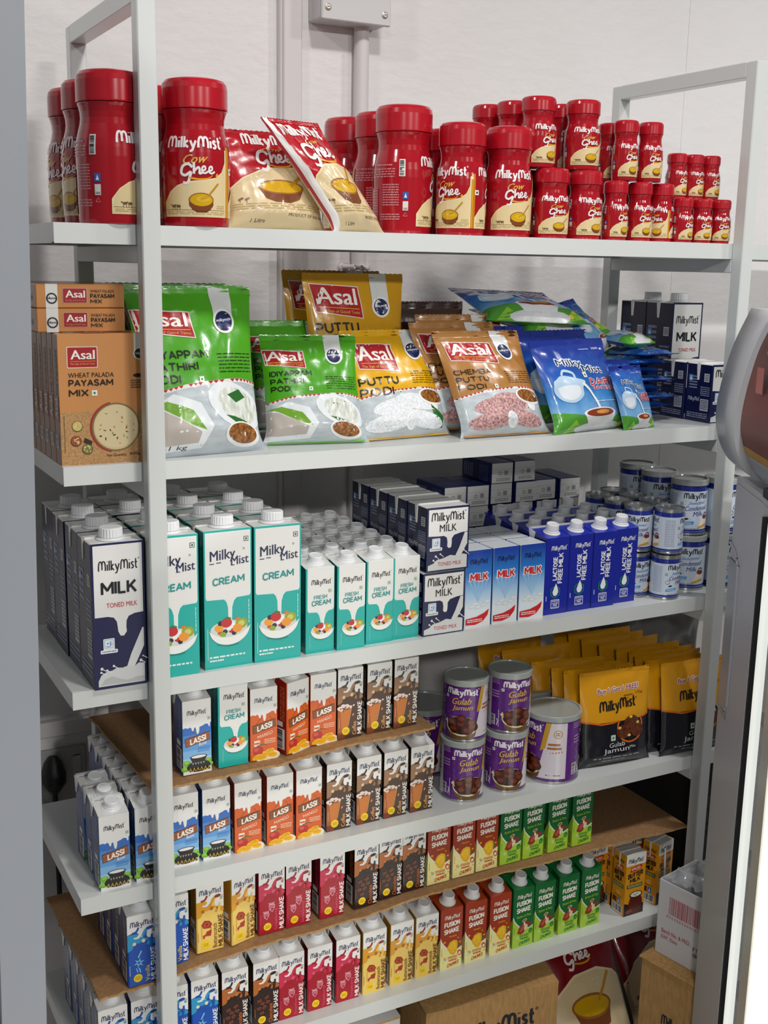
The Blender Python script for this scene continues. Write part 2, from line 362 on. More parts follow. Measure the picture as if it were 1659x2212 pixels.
# socket plate and plug low on the wall
t = thing('wall_socket', 'grey wall socket plate with a switch, low on the wall', 'socket', (-.076, WALL, .555)); SP = M('#a9a8a6', .45)
MB().box(0, .096, -.012, 0, 0, .105, SP, .003).build('plate', t); MB().box(.07, .086, -.017, -.012, .055, .09, M('#b5b4b1', .4), .002).build('switch', t)
t = thing('power_plug', 'black power plug pushed into the wall socket, its cord hanging down', 'plug', (-.0406, WALL-.0125, .630)); BK = M('#0d0d0e', .5)
MB().lathe([(.004, -.045), (.012, -.035), (.020, -.022), (.020, -.006), (.013, .016), (.006, .026), (0, .027)], BK, 18, 0, -.016, 0).build('housing', t)
MB().tube([(0, -.016, -.04), (0, -.015, -.09), (.001, -.012, -.3)], .0045, BK).build('cord', t)

# ------------------------------------------------------------------ the shelving rack
PW, RX, TH = .024, 1.0033, .0247
rack = thing('shelving_rack', 'white metal shelving rack of five long shelves against the wall', 'shelving')
def frame(x):
    for y0, y1 in ((0, PW), (.336, .36)): MB().box(x, x+PW, y0, y1, 0, 1.826, RACK, .0015).build('post', rack)
    MB().box(x, x+PW, PW, .336, 1.802, 1.826, RACK, .001).build('crossbar', rack)
    for z in Z: MB().box(x, x+PW, PW, .336, z-TH-.0225, z-TH-.0004, RACK, .001).build('crossbar', rack)
frame(0); frame(RX); frame(RX*2)
for i, z in enumerate(Z):
    s_ = MB(); x0, x1, y0, y1 = -.1025, 2.2, PW+.0004, .338
    s_.box(x0, x1, y0, y1, z-.0018, z, RACK); s_.box(x0, x1, y0, y0+.0015, z-TH, z-.0018, RACK); s_.box(x0, x1, y1-.0015, y1, z-TH, z-.0018, RACK)
    s_.box(x0, x0+.0015, y0+.0015, y1-.0015, z-TH, z-.0018, RACK); s_.box(x1-.0015, x1, y0+.0015, y1-.0015, z-TH, z-.0018, RACK)
    s_.box(x0, x1, y0+.0015, y0+.012, z-TH, z-TH+.0012, RACK)
    s_.build('shelf', rack)

# ------------------------------------------------------------------ grey upright beside the viewer, and the cooler
t = thing('steel_cabinet', 'grey steel cabinet upright standing close beside the rack, seen edge on', 'cabinet')
GREY = M('#8f949b', .45, 0, .1, 'metalpaint')
def loft(bot, top, mat, name, parent):
    n = len(bot); f = [tuple(range(n-1, -1, -1)), tuple(range(n, 2*n))]+[(i, (i+1) % n, n+(i+1) % n, n+i) for i in range(n)]
    return MB().add(bot+top, f, mat).build(name, parent)
def slab(xb, xt, y0, y1, dx): return [(xb, y0, 0), (xb, y1, 0), (xb-dx, y1, 0), (xb-dx, y0, 0)], [(xt, y0, 2.0), (xt, y1, 2.0), (xt-dx, y1, 2.0), (xt-dx, y0, 2.0)]
bt, tp = slab(-.2917, -.2458, -.6, -.58, .034); loft(bt, tp, GREY, 'door_edge', t)
bt, tp = slab(-.326, -.281, -.592, .1, .6); loft(bt, tp, M('#6d7178', .5, 0, 0, 'metalpaint'), 'body', t)  # unseen body, made big to block light from this side

CO = Vector((.8813, -.15, 0)); CD = Vector((-.52, -.854, 0)).normalized(); CN = Vector((-.854, .52, 0)).normalized()
cool = thing('display_cooler', 'grey glass-door display cooler with a curved header, standing beside the rack', 'cooler')
def cb(name, s0, s1, n0, n1, z0, z1, mat, ch=0., mb=None, parent=None):
    b_ = MB().box(s0, s1, n0, n1, z0, z1, mat, ch)
    b_.v = [tuple(CO+CD*p[0]+CN*p[1]+Vector((0, 0, p[2]))) for p in b_.v]; b_.f = [f[::-1] for f in b_.f]
    if mb is not None: mb.v, mb.f = mb.v, mb.f; mb.add(b_.v, b_.f, mat); return mb
    return b_.build(name, parent or cool)
CG = M('#cfd0d5', .6, 0, .1, 'metalpaint'); CG2 = M('#b4b7bc', .4, 0, .1)
cb('side_panel', 0.004, .008, -.6, -.021, 0.002, 1.18, CG)
cb('side_panel', .951, .956, -.6, -.0, 0.002, 1.18, CG)
cb('back_panel', .008, .95, -.6, -.59, 0.002, 1.18, CG)
cb('top_panel', 0, .95, -.6, 0, 1.181, 1.19, CG)
cb('plinth', 0.01, .95, -.59, -.022, 0, .1, M('#2a2b2e', .5))
stile = cb('door_frame', 0, .155, -.02, 0, .02, 1.18, CG)
h_ = MB()   # recessed grip on the stile
cb('x', .0, .062, 0, .0015, .815, 1.062, CG2, .0007, h_)
g_ = [(-.002, 1.085), (.03, 1.078), (.052, 1.062), (.058, 1.04), (.06, .86), (.055, .836), (.04, .822), (-.002, .818)]
h_.tube([CO+CD*a+CN*.002+Vector((0, 0, b_)) for a, b_ in [p[:2] for p in spline(g_, 4)]], .0022, CG2, 6); h_.build('grip', stile)
dg = cb('glass_door', .157, .262, -.012, -.008, .06, 1.155, M('#20262a', .06, 0, 0, 'glass'))
cb('gasket', .155, .16, -.013, -.001, .05, 1.16, M('#17181a', .5), 0, None, dg); cb('glowing_mullion', .2, .213, -.008, .003, .05, 1.16, M('#c9ccc6', .35, 0, 0, 'lit'), 0, None, dg)  # white mullion strip, no lamp; glow added to brighten its shaded face
cb('mullion', .262, .3, -.01, .002, .02, 1.16, M('#e8e6dc', .3), 0, None, dg)
cb('interior', .157, .26, -.08, -.06, .06, 1.155, M('#1c1a1c', .6))
for k, z in enumerate((.2, .42, .64, .86)):
    cb('wire_shelf', .157, .262, -.058, -.016, z, z+.008, M('#767a7a', .4, .5))
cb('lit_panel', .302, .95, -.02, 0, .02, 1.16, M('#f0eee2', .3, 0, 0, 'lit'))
hz = [(1.445, .0), (1.39, .022), (1.33, .036), (1.285, .04), (1.25, .034), (1.222, .02), (1.205, .002)]
def header(s0, s1, off, mat, name, prof=hz, parent=None):
    q = [(p[0], p[1]) for p in spline(prof, 4)]; b_ = MB()
    for s in (s0, s1): b_.v += [tuple(CO+CD*s+CN*(n+off)+Vector((0, 0, z))) for z, n in q]+[tuple(CO+CD*s+CN*(-.12)+Vector((0, 0, z))) for z, n in (q[-1], q[0])]
    n = len(q)+2; i = b_.mi(mat)
    for k in range(n): b_.f.append([k, (k+1) % n, n+(k+1) % n, n+k]); b_.m.append(i); b_.sm.append(k < n-3)
    b_.f += [list(range(n-1, -1, -1)), list(range(n, 2*n))]; b_.m += [i, i]; b_.sm += [False, False]
    return b_.build(name, parent or cool)
header(-.0, .118, .0, CG2, 'header_end')
hp = header(.118, .95, -.006, M('#7a2f14', .5, 0, .1, 'copper'), 'header_panel', [(1.438, .0), (1.39, .02), (1.33, .033), (1.285, .037), (1.256, .031)])
header(.118, .95, -.006, M('#d9a21e', .4), 'header_strip', [(1.2555, .0308), (1.249, .0286), (1.243, .026)])
header(.118, .95, -.006, CG2, 'header_sill', [(1.2425, .026), (1.222, .016), (1.2055, .0)])
lg = MB()   # salmon lettering strokes of the header, cut by the picture edge
for q in ([(.185, 1.392), (.2, 1.398), (.215, 1.392), (.2, 1.386)], [(.18, 1.372), (.215, 1.373), (.215, 1.338), (.18, 1.337)]):
    o = len(lg.v); lg.add([tuple(CO+CD*s+CN*(.03 if z < 1.38 else .021)+Vector((0, 0, z))) for s, z in q], [(3, 2, 1, 0)], M('#d97a52', .35))
lg.build('sign_lettering', hp)
cb('hinge_block', .165, .2, -.05, .004, 1.19, 1.204, M('#4a4d50', .4, .3), .001)

# ------------------------------------------------------------------ ceiling lamps
for i, (x, y, z, d, wt) in enumerate(LAMPS):
    ld = bpy.data.lights.new('ceiling_lamp', 'AREA'); ld.shape = 'DISK'; ld.size = d; ld.energy = wt; ld.color = (1, .975, .95)
    lo = bpy.data.objects.new('ceiling_lamp', ld); COL.objects.link(lo); lo.location = (x, y, z)

# ------------------------------------------------------------------ drink cartons
def add_cap(root, x, y, z, tilt=0., r=.011, h=.012, fl=.0142):
    """white screw cap with a flange; one part"""
    ax = Matrix.Rotation(radians(tilt), 3, 'X')
    return MB().lathe([(fl, 0), (fl, .0012), (r+.0012, .0024), (r+.0008, .0045), (r, .005), (r, .0052), (r*.97, h-.001), (r*.9, h), (r*.82, h), (r*.8, h-.0006), (0, h-.0006)], CAPM, 24, x, y, z, axis=ax).build('cap', root)
def edge_carton(name, label, cat, wd, d, h, hb, base, side, top, front, left, cap_h=.0125, fin=None):
    """small drink carton with a top sloping up to the back"""
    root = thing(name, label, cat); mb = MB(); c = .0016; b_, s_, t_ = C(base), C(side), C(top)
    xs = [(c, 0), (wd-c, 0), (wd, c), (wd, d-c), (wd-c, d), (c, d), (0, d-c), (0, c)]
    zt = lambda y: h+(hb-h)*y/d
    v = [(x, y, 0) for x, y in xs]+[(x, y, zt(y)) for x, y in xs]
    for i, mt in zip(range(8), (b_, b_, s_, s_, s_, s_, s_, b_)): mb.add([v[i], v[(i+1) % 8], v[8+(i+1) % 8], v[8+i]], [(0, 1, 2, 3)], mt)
    mb.add(v[:8], [tuple(range(7, -1, -1))], s_); mb.add(v[8:], [tuple(range(8))], t_)
    f_ = C(fin or top)
    mb.box(.0006, wd-.0006, d-.006, d+.0012, hb-.0008, hb+.0008, f_)
    for x0, x1 in ((-.0016, -.0002), (wd+.0002, wd+.0016)):
        p = [(d*.62, zt(d*.62)-.0006), (d*.98, hb), (d*.86, hb-.024), (d*.74, hb-.022)]
        mb.add([(x, y, z) for x in (x0, x1) for y, z in p], [(3, 2, 1, 0), (4, 5, 6, 7), (0, 1, 5, 4), (1, 2, 6, 5), (2, 3, 7, 6), (3, 0, 4, 7)], f_)
    front.put(mb, front_fn()); left.put(mb, left_fn(d)); left.put(mb, right_fn(wd))
    ta = Art(); ta.fine(4, 2, wd*1000-16, 7, 2, C('#5c5c5c'), 1, False, .45)
    n = Vector((0, -(hb-h), d)).normalized()
    ta.put(mb, lambda x, y, e: (x, d-y-.002, zt(d-y-.002)+e))
    mb.build('body', root)
    add_cap(root, wd*.53, d*.43, zt(d*.43)-.0004, math.degrees(math.atan2(hb-h, d)), .0108, cap_h)
    return Proto(root)
def side_print(d, h, light, bar=True, box=False):
    a = Art(); a.fine(d*.62, h*.46, d*.9, h*.93, 3, C(light), 2, True, .35)
    if bar: a.barcode(d*.35, h*.05, d*.88, h*.34, C(WHITE), C('#1b1b1d'), 2)
    a.rect(d*.4, h*.37, d*.78, h*.44, C(WHITE), 2)
    return a
NAVY = C('#141f52'); INK = C('#15171f'); GRN = C('#1d8a3a'); YEL = C('#f3d20f'); RED = C('#c2141f')
def art_shake(dark, mid, deep, cream, name, name_col, big_col, picture):
    a = Art(); W, H = 42.5, 112
    D, Mi, K = C(dark), C(mid), C(deep)
    a.poly([(0, 56), (6, 58), (11, 65), (15, 66), (18, 61), (23, 59), (28, 62), (31, 70), (33, 71), (35, 61), (42.5, 62), (42.5, 66), (39, 70), (34, 68), (29, 72), (24, 74), (20, 79), (14, 82), (0, 83)], Mi, 1)
    a.poly([(0, 112), (0, 83), (9, 85), (14, 84.5), (17, 81), (14, 77), (9, 77), (10, 74.5), (16, 74), (21, 78), (25, 84), (29, 83), (28, 77), (30, 73), (36, 72), (42.5, 68), (42.5, 112)], C(WHITE), 2)
    a.stroke([(7, 84), (12, 85), (15, 88), (16.5, 92)], 3.4, K, 3, 4, 3.0); a.stroke([(22, 76), (26, 84), (31, 88)], 4.2, Mi, 3, 4, 5); a.ell(33, 88, 5, 2.6, K, 4, 8)
    a.ell(38.6, 83, 1.9, 2.2, Mi, 3); a.stroke([(34, 60), (35, 68), (36, 77)], 4.6, D, 4, 4, 3); a.stroke([(9, 62), (14, 66), (18, 60), (24, 57)], 3, D, 3)
    a.ell(10, 67, 2.7, 2.7, C(cream), 4); a.ell(23.5, 69.5, 2.7, 3, C(cream), 4); a.ell(21, 76.4, .9, .9, C(cream), 4)
    a.logo(5, 93.5, 34, NAVY, 4); a.veg(36.6, 83.5, 4.4, GRN, C('#7c8a80'), 5)
    a.text('MILK SHAKE', 33, 4, 41, 57, C(big_col), 5, .035, 90); a.text(name, 25, 4, 31.5, 4+min(40, 3.6*len(name)), C(name_col), 5, .02, 90)
    a.ell(14, 12, 6.4, 6.4, YEL, 4); a.fine(10, 9, 18, 15, 3, C('#c08a0e'), 5); a.rect(2.2, 18, 2.8, 34, C(cream), 4)
    picture(a); return a
def p_coffee(a):
    a.poly([(0, 48), (24, 48), (16, 8), (0, 8)], C('#a85a1e'), 2).poly([(4, 46), (22, 46), (15, 10), (7, 10)], C('#c9742a'), 3)
    a.poly([(0, 10), (14, 10), (12, 0), (0, 0)], C('#7a3c26'), 3)
    for x, y, r in ((3, 50, 4), (9, 53, 4), (15, 52, 4.5), (21, 50, 3.4), (27, 52, 1.8), (6, 47, 3)): a.ell(x, y, r, r*.8, C('#e6d3c6'), 4)
    for x, y in ((5, 49), (13, 51), (19, 49), (9, 45)): a.ell(x, y, 1.5, 1, C('#7a3526'), 5, 30)
    a.ell(26, 37, 1.6, 2.4, C('#d8785c'), 4, -20); a.stroke([(23, 47), (18, 20)], .8, C('#e6b25c'), 4, 0)
def p_straw(a):
    P = C('#eeb0bf'); Dk = C('#a80f28')
    for x, y, k in ((21, 43, 1.), (12, 31, .9)):
        a.poly([(x-5*k, y+4*k), (x, y+6*k), (x+5.5*k, y+4*k), (x+5*k, y-2*k), (x+1*k, y-8*k), (x-4*k, y-3*k)], P, 3)
        a.poly([(x-4*k, y+3.2*k), (x, y+5*k), (x+4.5*k, y+3.2*k), (x+4*k, y-2*k), (x+.8*k, y-6.6*k), (x-3.2*k, y-2.6*k)], Dk, 4)
        for i in range(7): a.ell(x+(i % 3-1)*2.3*k+.3, y+(2-i//3*2.6)*k, .75*k, 1*k, P, 5, n=8)
        for dx in (-4, -1.5, 1, 3.5): a.stroke([(x+dx*.5, y+4*k), (x+dx*1.2, y+8.5*k)], 1.3, P, 5, 0)
def p_choc(a):
    for x, y, r in ((10, 46, 10), (15, 40, -25), (22, 49, 30), (9, 33, 5), (18, 33, 40), (24, 41, -10), (14, 24, 15)):
        ca, sa = cos(radians(r)), sin(radians(r)); k = 2.6
        a.poly([(x+(dx*ca-dy*sa)*k, y+(dx*sa+dy*ca)*k) for dx, dy in ((-1.2, -.9), (1.2, -.9), (1.2, .9), (-1.2, .9))], C('#8a4a2c'), 3)
        a.poly([(x+(dx*ca-dy*sa)*k, y+(dx*sa+dy*ca)*k) for dx, dy in ((-.8, -.5), (.8, -.5), (.8, .5), (-.8, .5))], C('#5a2a1a'), 4)
def p_butter(a):
    a.poly([(7, 45), (12, 52), (20, 50), (24, 44), (21, 38), (11, 39)], C('#9c2e18'), 3).poly([(10, 45), (13, 49), (19, 48), (21, 44), (19, 41), (12, 41)], C('#c04a26'), 4).poly([(13, 45), (15, 47), (18, 46), (18, 43), (14, 43)], C('#8a2412'), 5)
    a.poly([(15, 33), (23, 35), (22, 25), (14, 26)], C('#a8321c'), 3).poly([(9, 27), (15, 30), (14, 27), (11, 21)], C('#b03a1e'), 3)
    a.stroke([(8, 44), (8, 22)], .9, C('#d9a02a'), 3, 0); a.stroke([(22, 40), (23, 30)], .8, C('#b5651e'), 4, 0)
def p_vanilla(a):
    P = C('#7fc4ea')
    for i in range(6):
        t = radians(60*i+15); a.poly([(16+2*cos(t+1.2), 36+2*sin(t+1.2)), (16+8.5*cos(t), 36+8.5*sin(t)), (16+2*cos(t-1.2), 36+2*sin(t-1.2))], P, 3)
    a.ell(16, 36, 2, 2, C('#0e50b4'), 4); a.stroke([(15, 44), (19, 52), (20, 54)], 2.2, P, 3); a.stroke([(16, 28), (18, 20)], 2, P, 3, 0); a.stroke([(12, 28), (14, 21)], 1.4, P, 3, 0)
EW, ED, EH, EB = .0425, .0425, .112, .1215
def shake(key, dark, mid, deep, cream, name, name_col, big, side, pic, words):
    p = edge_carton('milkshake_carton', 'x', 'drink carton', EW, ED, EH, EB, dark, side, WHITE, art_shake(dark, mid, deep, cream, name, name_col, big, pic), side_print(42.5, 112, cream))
    p.words = words; return p
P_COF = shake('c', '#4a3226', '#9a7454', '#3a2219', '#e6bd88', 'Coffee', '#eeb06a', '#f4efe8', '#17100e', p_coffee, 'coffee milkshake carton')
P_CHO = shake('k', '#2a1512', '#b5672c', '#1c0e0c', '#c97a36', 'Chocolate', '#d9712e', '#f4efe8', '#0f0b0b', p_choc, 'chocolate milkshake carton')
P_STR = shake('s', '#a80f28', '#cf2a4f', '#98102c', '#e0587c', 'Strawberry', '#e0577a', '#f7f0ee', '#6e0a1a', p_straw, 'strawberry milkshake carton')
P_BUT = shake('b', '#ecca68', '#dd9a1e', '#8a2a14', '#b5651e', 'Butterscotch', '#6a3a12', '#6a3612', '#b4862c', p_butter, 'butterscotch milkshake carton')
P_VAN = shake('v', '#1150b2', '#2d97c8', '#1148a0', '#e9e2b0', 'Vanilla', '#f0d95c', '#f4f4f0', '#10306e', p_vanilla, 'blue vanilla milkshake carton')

def lassi_art(mango):
    a = Art(); W = 42.5
    if mango: a.rect(0, 0, W, 80, C('#d65c1b'), 1)
    else:
        for i, h in enumerate(('#2f6cc0', '#4586cf', '#5f9dda', '#7fb4e2', '#a3cbea', '#c6dfef')): a.rect(0, 72-12*i-12, W, 72-12*i+(8 if i == 0 else 0), C(h), 1)
    a.poly([(0, 112), (0, 71), (4, 72), (8, 70.5), (11, 72), (13, 70), (14, 66), (16, 65.5), (17, 70), (19, 71), (20, 66), (21, 61), (23, 60), (24.5, 64), (25, 70.5), (30, 72), (34, 74), (38, 73), (39, 69), (40.5, 69), (41, 75), (42.5, 76), (42.5, 112)], C(WHITE), 2)
    a.logo(7, 90, 28, NAVY if mango else INK, 4); a.veg(37, 80, 4.2, GRN, C('#7c8a80'), 5)
    br = C('#84502a') if mango else C('#9c5832')
    a.stroke([(8, 55), (14, 62), (20, 68)], .7, br, 3, 0); a.stroke([(30, 68), (36, 58)], .7, br, 3, 0)
    a.poly([(4, 42), (3, 55), (39.5, 62), (40.5, 49)], C('#5c2e18'), 4).poly([(4.6, 43), (3.7, 54), (39, 61), (39.8, 50)], br, 5)
    a.stroke([(5, 49), (39, 56)], .5, C('#63351c'), 6, 0)
    a.text('LASSI', 10.5, 47.2, 34.5, 56.4, C('#f6f1e6'), 7, .05, 0, .2)
    if mango:
        a.text('MANGO', 11, 36, 35, 41.5, C('#f3c8b0'), 5, .03, 0, .22)
        a.rect(6, 22, 15, 31, C('#efe7d8'), 3).rect(6.6, 25, 14.4, 28, C('#d65c1b'), 4); a.fine(22, 24, 40, 32, 3, C('#f0c9a8'), 3)
        a.ell(27, 4, 20, 9, C('#f0e2c0'), 3); a.ell(12, 15, 8.5, 7.5, C('#b82c26'), 4, -8); a.ell(9, 17, 4, 3, C('#d4523a'), 5); a.stroke([(10, 22), (18, 24), (27, 22)], 2, C('#3f6b34'), 5, 4, .6)
        for x, y, r in ((30, 12, 10), (22, 8, 35), (10, 5, 20), (34, 6, -10), (18, 4, 0)): a.ell(x, y, 8, 4, C('#f0b51e'), 5, r); a.stroke([(x-5, y), (x+5, y+1)], .6, C('#d08f10'), 6, 0)
        a.stroke([(26, 17), (37, 11)], .6, C('#c98a10'), 7, 0); a.stroke([(28, 10), (34, 17)], .6, C('#c98a10'), 7, 0)
    else:
        a.text('Rose', 24, 42.5, 35, 47.5, C('#f6f1e6'), 7, .04, 0, .22)
        a.fine(22, 32, 40, 40, 3, C('#3c7fc8'), 3)
        for x, y, r in ((5, 18, 6), (8, 12, 6), (3, 9, 6), (38, 18, 5), (40, 12, 5)): a.ell(x, y, r, r*.7, C('#6fae2c'), 3); a.ell(x, y+1.2, r*.6, r*.4, C('#93c83e'), 4)
        a.rect(0, 0, W, 5, C(WHITE), 3); a.ell(23, 11, 18, 8.5, C('#1b1917'), 5); a.poly([(10, 26), (36, 26), (32, 17), (14, 17)], C('#1b1917'), 5); a.ell(23, 25.5, 13, 3.2, C('#2a2622'), 6); a.ell(23, 25.8, 11, 2.2, C('#e8e8e4'), 7)
        for i in range(6): x = 8+5.6*i; a.poly([(x, 4), (x+2.6, 10), (x+5.2, 4)], C('#c9a83a'), 6); a.poly([(x+1.2, 4), (x+2.6, 7.5), (x+4, 4)], C('#1b1917'), 7)
        for i in range(5): a.poly([(13+4*i, 17), (16+4*i, 17), (14.5+4*i, 13.5)], C('#9a9a94'), 6)
    return a
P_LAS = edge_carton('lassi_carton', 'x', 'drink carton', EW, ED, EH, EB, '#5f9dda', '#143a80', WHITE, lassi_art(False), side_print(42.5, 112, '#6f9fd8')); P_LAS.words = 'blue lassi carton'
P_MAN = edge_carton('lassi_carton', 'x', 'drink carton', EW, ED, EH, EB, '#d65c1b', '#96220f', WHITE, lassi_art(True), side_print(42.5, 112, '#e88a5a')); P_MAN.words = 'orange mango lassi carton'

def fusion_art(mango):
    a = Art(); W = 42.5
    top, low = ('#a2371a', '#efe79e') if mango else ('#0f6a34', '#a9d13c')
    a.rect(0, 0, W, 112, C(top), 1)
    a.poly([(0, 0), (W, 0), (W, 38), (34, 34), (24, 35), (12, 42), (4, 52), (0, 62)], C(WHITE), 2).poly([(0, 0), (W, 0), (W, 36), (34, 32), (24, 33), (11, 40), (3, 50), (0, 58)], C(low), 3)
    a.logo(8, 93, 29, C('#f0e6da'), 4); a.text('FUSION', 6.5, 79, 37, 88.5, C('#f4efe4'), 5, .06, 0, .05); a.text('SHAKE', 6.5, 66.5, 36, 76, C('#f4efe4'), 5, .06, 0, .05)
    lc = C('#c24e16') if mango else C('#1c7c34')
    if mango:
        a.text('Mango', 17, 58, 29, 62.5, C('#f0a83a'), 5, .03, 0, .1)
        for x, y, r in ((8, 52, 2.4), (34, 55, 1.6), (30, 60, 1.2), (38, 46, 2), (8, 22, 1.8), (40, 16, 1.6), (6, 15, 1)): a.ell(x, y, r, r*.8, C('#eda31e'), 6)
        a.poly([(13, 40), (18, 50), (26, 53), (33, 50), (34, 40), (32, 30), (27, 24), (20, 28)], C('#e9b01a'), 6).poly([(16, 40), (20, 47), (27, 50), (30, 46), (30, 36), (26, 30), (20, 33)], C('#f3c832'), 7)
        for k in range(4): a.stroke([(17+2*k, 36+2*k), (29-1*k, 32+4*k)], .5, C('#c98a10'), 8, 0)
        a.ell(38, 26, 4, 5.5, C('#c8401e'), 6, 20); a.ell(38, 25.5, 2.5, 3, C('#efe0c8'), 7); a.poly([(33, 40), (36, 46), (37, 38)], C('#2c7a4a'), 6)
    else:
        a.text('Badam & Pista', 8, 57, 37, 61.5, C('#a9d13c'), 5, .02, 0, .05)
        a.ell(24, 50, 5, 3, C('#d8bb92'), 6, 20); a.ell(24, 50, 3.4, 1.6, C('#8d5a34'), 7, 20)
        a.poly([(9, 28), (14, 40), (24, 46), (36, 46), (39, 41), (30, 36), (22, 26), (16, 24)], C('#93352a'), 6).poly([(14, 32), (20, 40), (30, 43), (24, 37), (18, 29)], C('#b85a48'), 7)
        a.ell(27, 36, 3.4, 6, C('#e3cfae'), 8, -15); a.ell(24, 43, 2, 3.5, C('#e9dcc2'), 8, 10); a.ell(37.5, 27, 4, 5, C('#1c7c34'), 6, -10); a.ell(37.5, 26, 2.4, 2.8, C('#4aa53c'), 7)
    a.veg(8, 17.5, 4.2, C('#1a6d8a') if mango else GRN, C('#1a6d8a') if mango else C('#e9f0d0'), 5)
    a.fine(15, 18, 34, 23, 2, lc, 5, False, .6); a.fine(17, 13, 33, 17, 1, lc, 5, False, .7); a.text('CHUNKS', 14, 5, 37, 11.5, lc, 6, .035, 0, .16, .12); a.rect(3, 26, 3.7, 40, lc, 5)
    return a
def fus_side(top, low, light):
    a = Art(); a.poly([(42.5, 0), (42.5, 60), (30, 34), (20, 0)], C(low), 1); a.fine(26, 52, 36, 104, 3, C(light), 2, True, .4); a.fine(34, 6, 40, 28, 2, C('#3c4a2a'), 3, True, .5); return a
P_FMA = edge_carton('fusion_shake_carton', 'x', 'drink carton', EW, ED, EH, EB, '#a2371a', '#8a2a16', '#b4481f', fusion_art(True), fus_side('', '#efe79e', '#d98a5a'), .0165); P_FMA.words = 'red mango fusion shake carton'
P_FGR = edge_carton('fusion_shake_carton', 'x', 'drink carton', EW, ED, EH, EB, '#0f6a34', '#0d5a2c', '#128040', fusion_art(False), fus_side('', '#a9d13c', '#6fb06a'), .0165); P_FGR.words = 'green fusion shake carton'

def fruit_bowl(a, x, y, k, l=4):
    """white boat-shaped bowl of fruit, k = half width"""
    a.ell(x, y+.12*k, k*.93, k*.42, C('#d6d9d6'), l)
    for dx, dy, r, h in ((-.5, .2, .22, '#f0a32c'), (-.42, .42, .14, '#20213c'), (-.12, .42, .27, '#c4242c'), (.62, .32, .3, '#9aa92c'), (.62, .32, .16, '#cfd06a'), (.42, .1, .25, '#ee9a2c'), (-.2, .0, .13, '#2d2448'), (-.45, -.03, .12, '#d8432c'), (.12, .02, .14, '#c4242c'), (-.3, -.14, .16, '#8fae2c'), (.25, -.12, .12, '#241a30'), (.42, .55, .12, '#e07a28'), (.1, .3, .22, '#f4f3f0'), (0, .12, .12, '#f4f3f0')):
        a.ell(x+dx*k, y+dy*k, r*k, r*k*.85, C(h), l+1); l2 = l
    a.stroke([(x-.18*k, y+.62*k), (x-.05*k, y+.66*k), (x+.1*k, y+.6*k)], .08*k, C('#3d7a34'), l+2)
    up = spline([(x-k, y+.12*k), (x-.85*k, y-.02*k), (x-.5*k, y-.2*k), (x, y-.28*k), (x+.5*k, y-.2*k), (x+.85*k, y), (x+1.08*k, y+.2*k)], 3); lw = spline([(x+1.08*k, y+.2*k), (x+.9*k, y-.25*k), (x+.5*k, y-.56*k), (x, y-.66*k), (x-.5*k, y-.55*k), (x-.85*k, y-.25*k), (x-k, y+.12*k)], 3)
    a.poly(up+lw[1:-1], C('#f0f1ee'), l+3)
    a.stroke([(x-.6*k, y-.6*k), (x, y-.72*k), (x+.5*k, y-.66*k)], .03*k, C('#0a6f6c'), l+1)
def pour(a, x0, x1, y0, y1, xc, yb, rim='#e9f7f4', l=1):
    """white panel with a pour of cream running down to yb"""
    for g, mt, ll in ((.9, C(rim), l), (0, C(WHITE), l+1)):
        r = 2.4
        a.poly([(x0-g, y1+g), (x0-g, y0+r), (x0+r*.3, y0-g), (xc-9, y0-1-g), (xc-4.5-g, y0-6), (xc-2.2-g, y0-14), (xc-1.6-g, yb), (xc+1.6+g, yb), (xc+2.2+g, y0-14), (xc+5+g, y0-5), (xc+10, y0-g), (x1-r*.3, y0+1-g), (x1+g, y0+r+1), (x1+g, y1+g)], mt, ll)
def fresh_art(W, H):
    a = Art(); a.rect(0, 0, W, H, C('#07aea5'), 0); pour(a, 3.5, W-1.2, 64, H+.6, W*.58, 36)
    a.logo(9, 104, 31, INK, 4); a.veg(36, 91, 4.6, GRN, C('#4f9a5a'), 5); a.text('FRESH', 12.5, 82, 34, 88, C('#0a938e'), 5, .03, 0, .04); a.text('CREAM', 9, 72.5, 40, 80.5, C('#0a938e'), 5, .045, 0, .04)
    fruit_bowl(a, W*.56, 33, 18.5); a.rect(6, 8, 6.6, 28, C('#8fd8d2'), 3); return a
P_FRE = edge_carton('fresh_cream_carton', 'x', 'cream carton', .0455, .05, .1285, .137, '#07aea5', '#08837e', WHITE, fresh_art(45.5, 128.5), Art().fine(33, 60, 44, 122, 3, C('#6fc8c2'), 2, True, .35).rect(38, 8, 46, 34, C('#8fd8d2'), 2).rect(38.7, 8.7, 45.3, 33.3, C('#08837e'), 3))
P_FRE.words = 'small teal fresh cream carton'

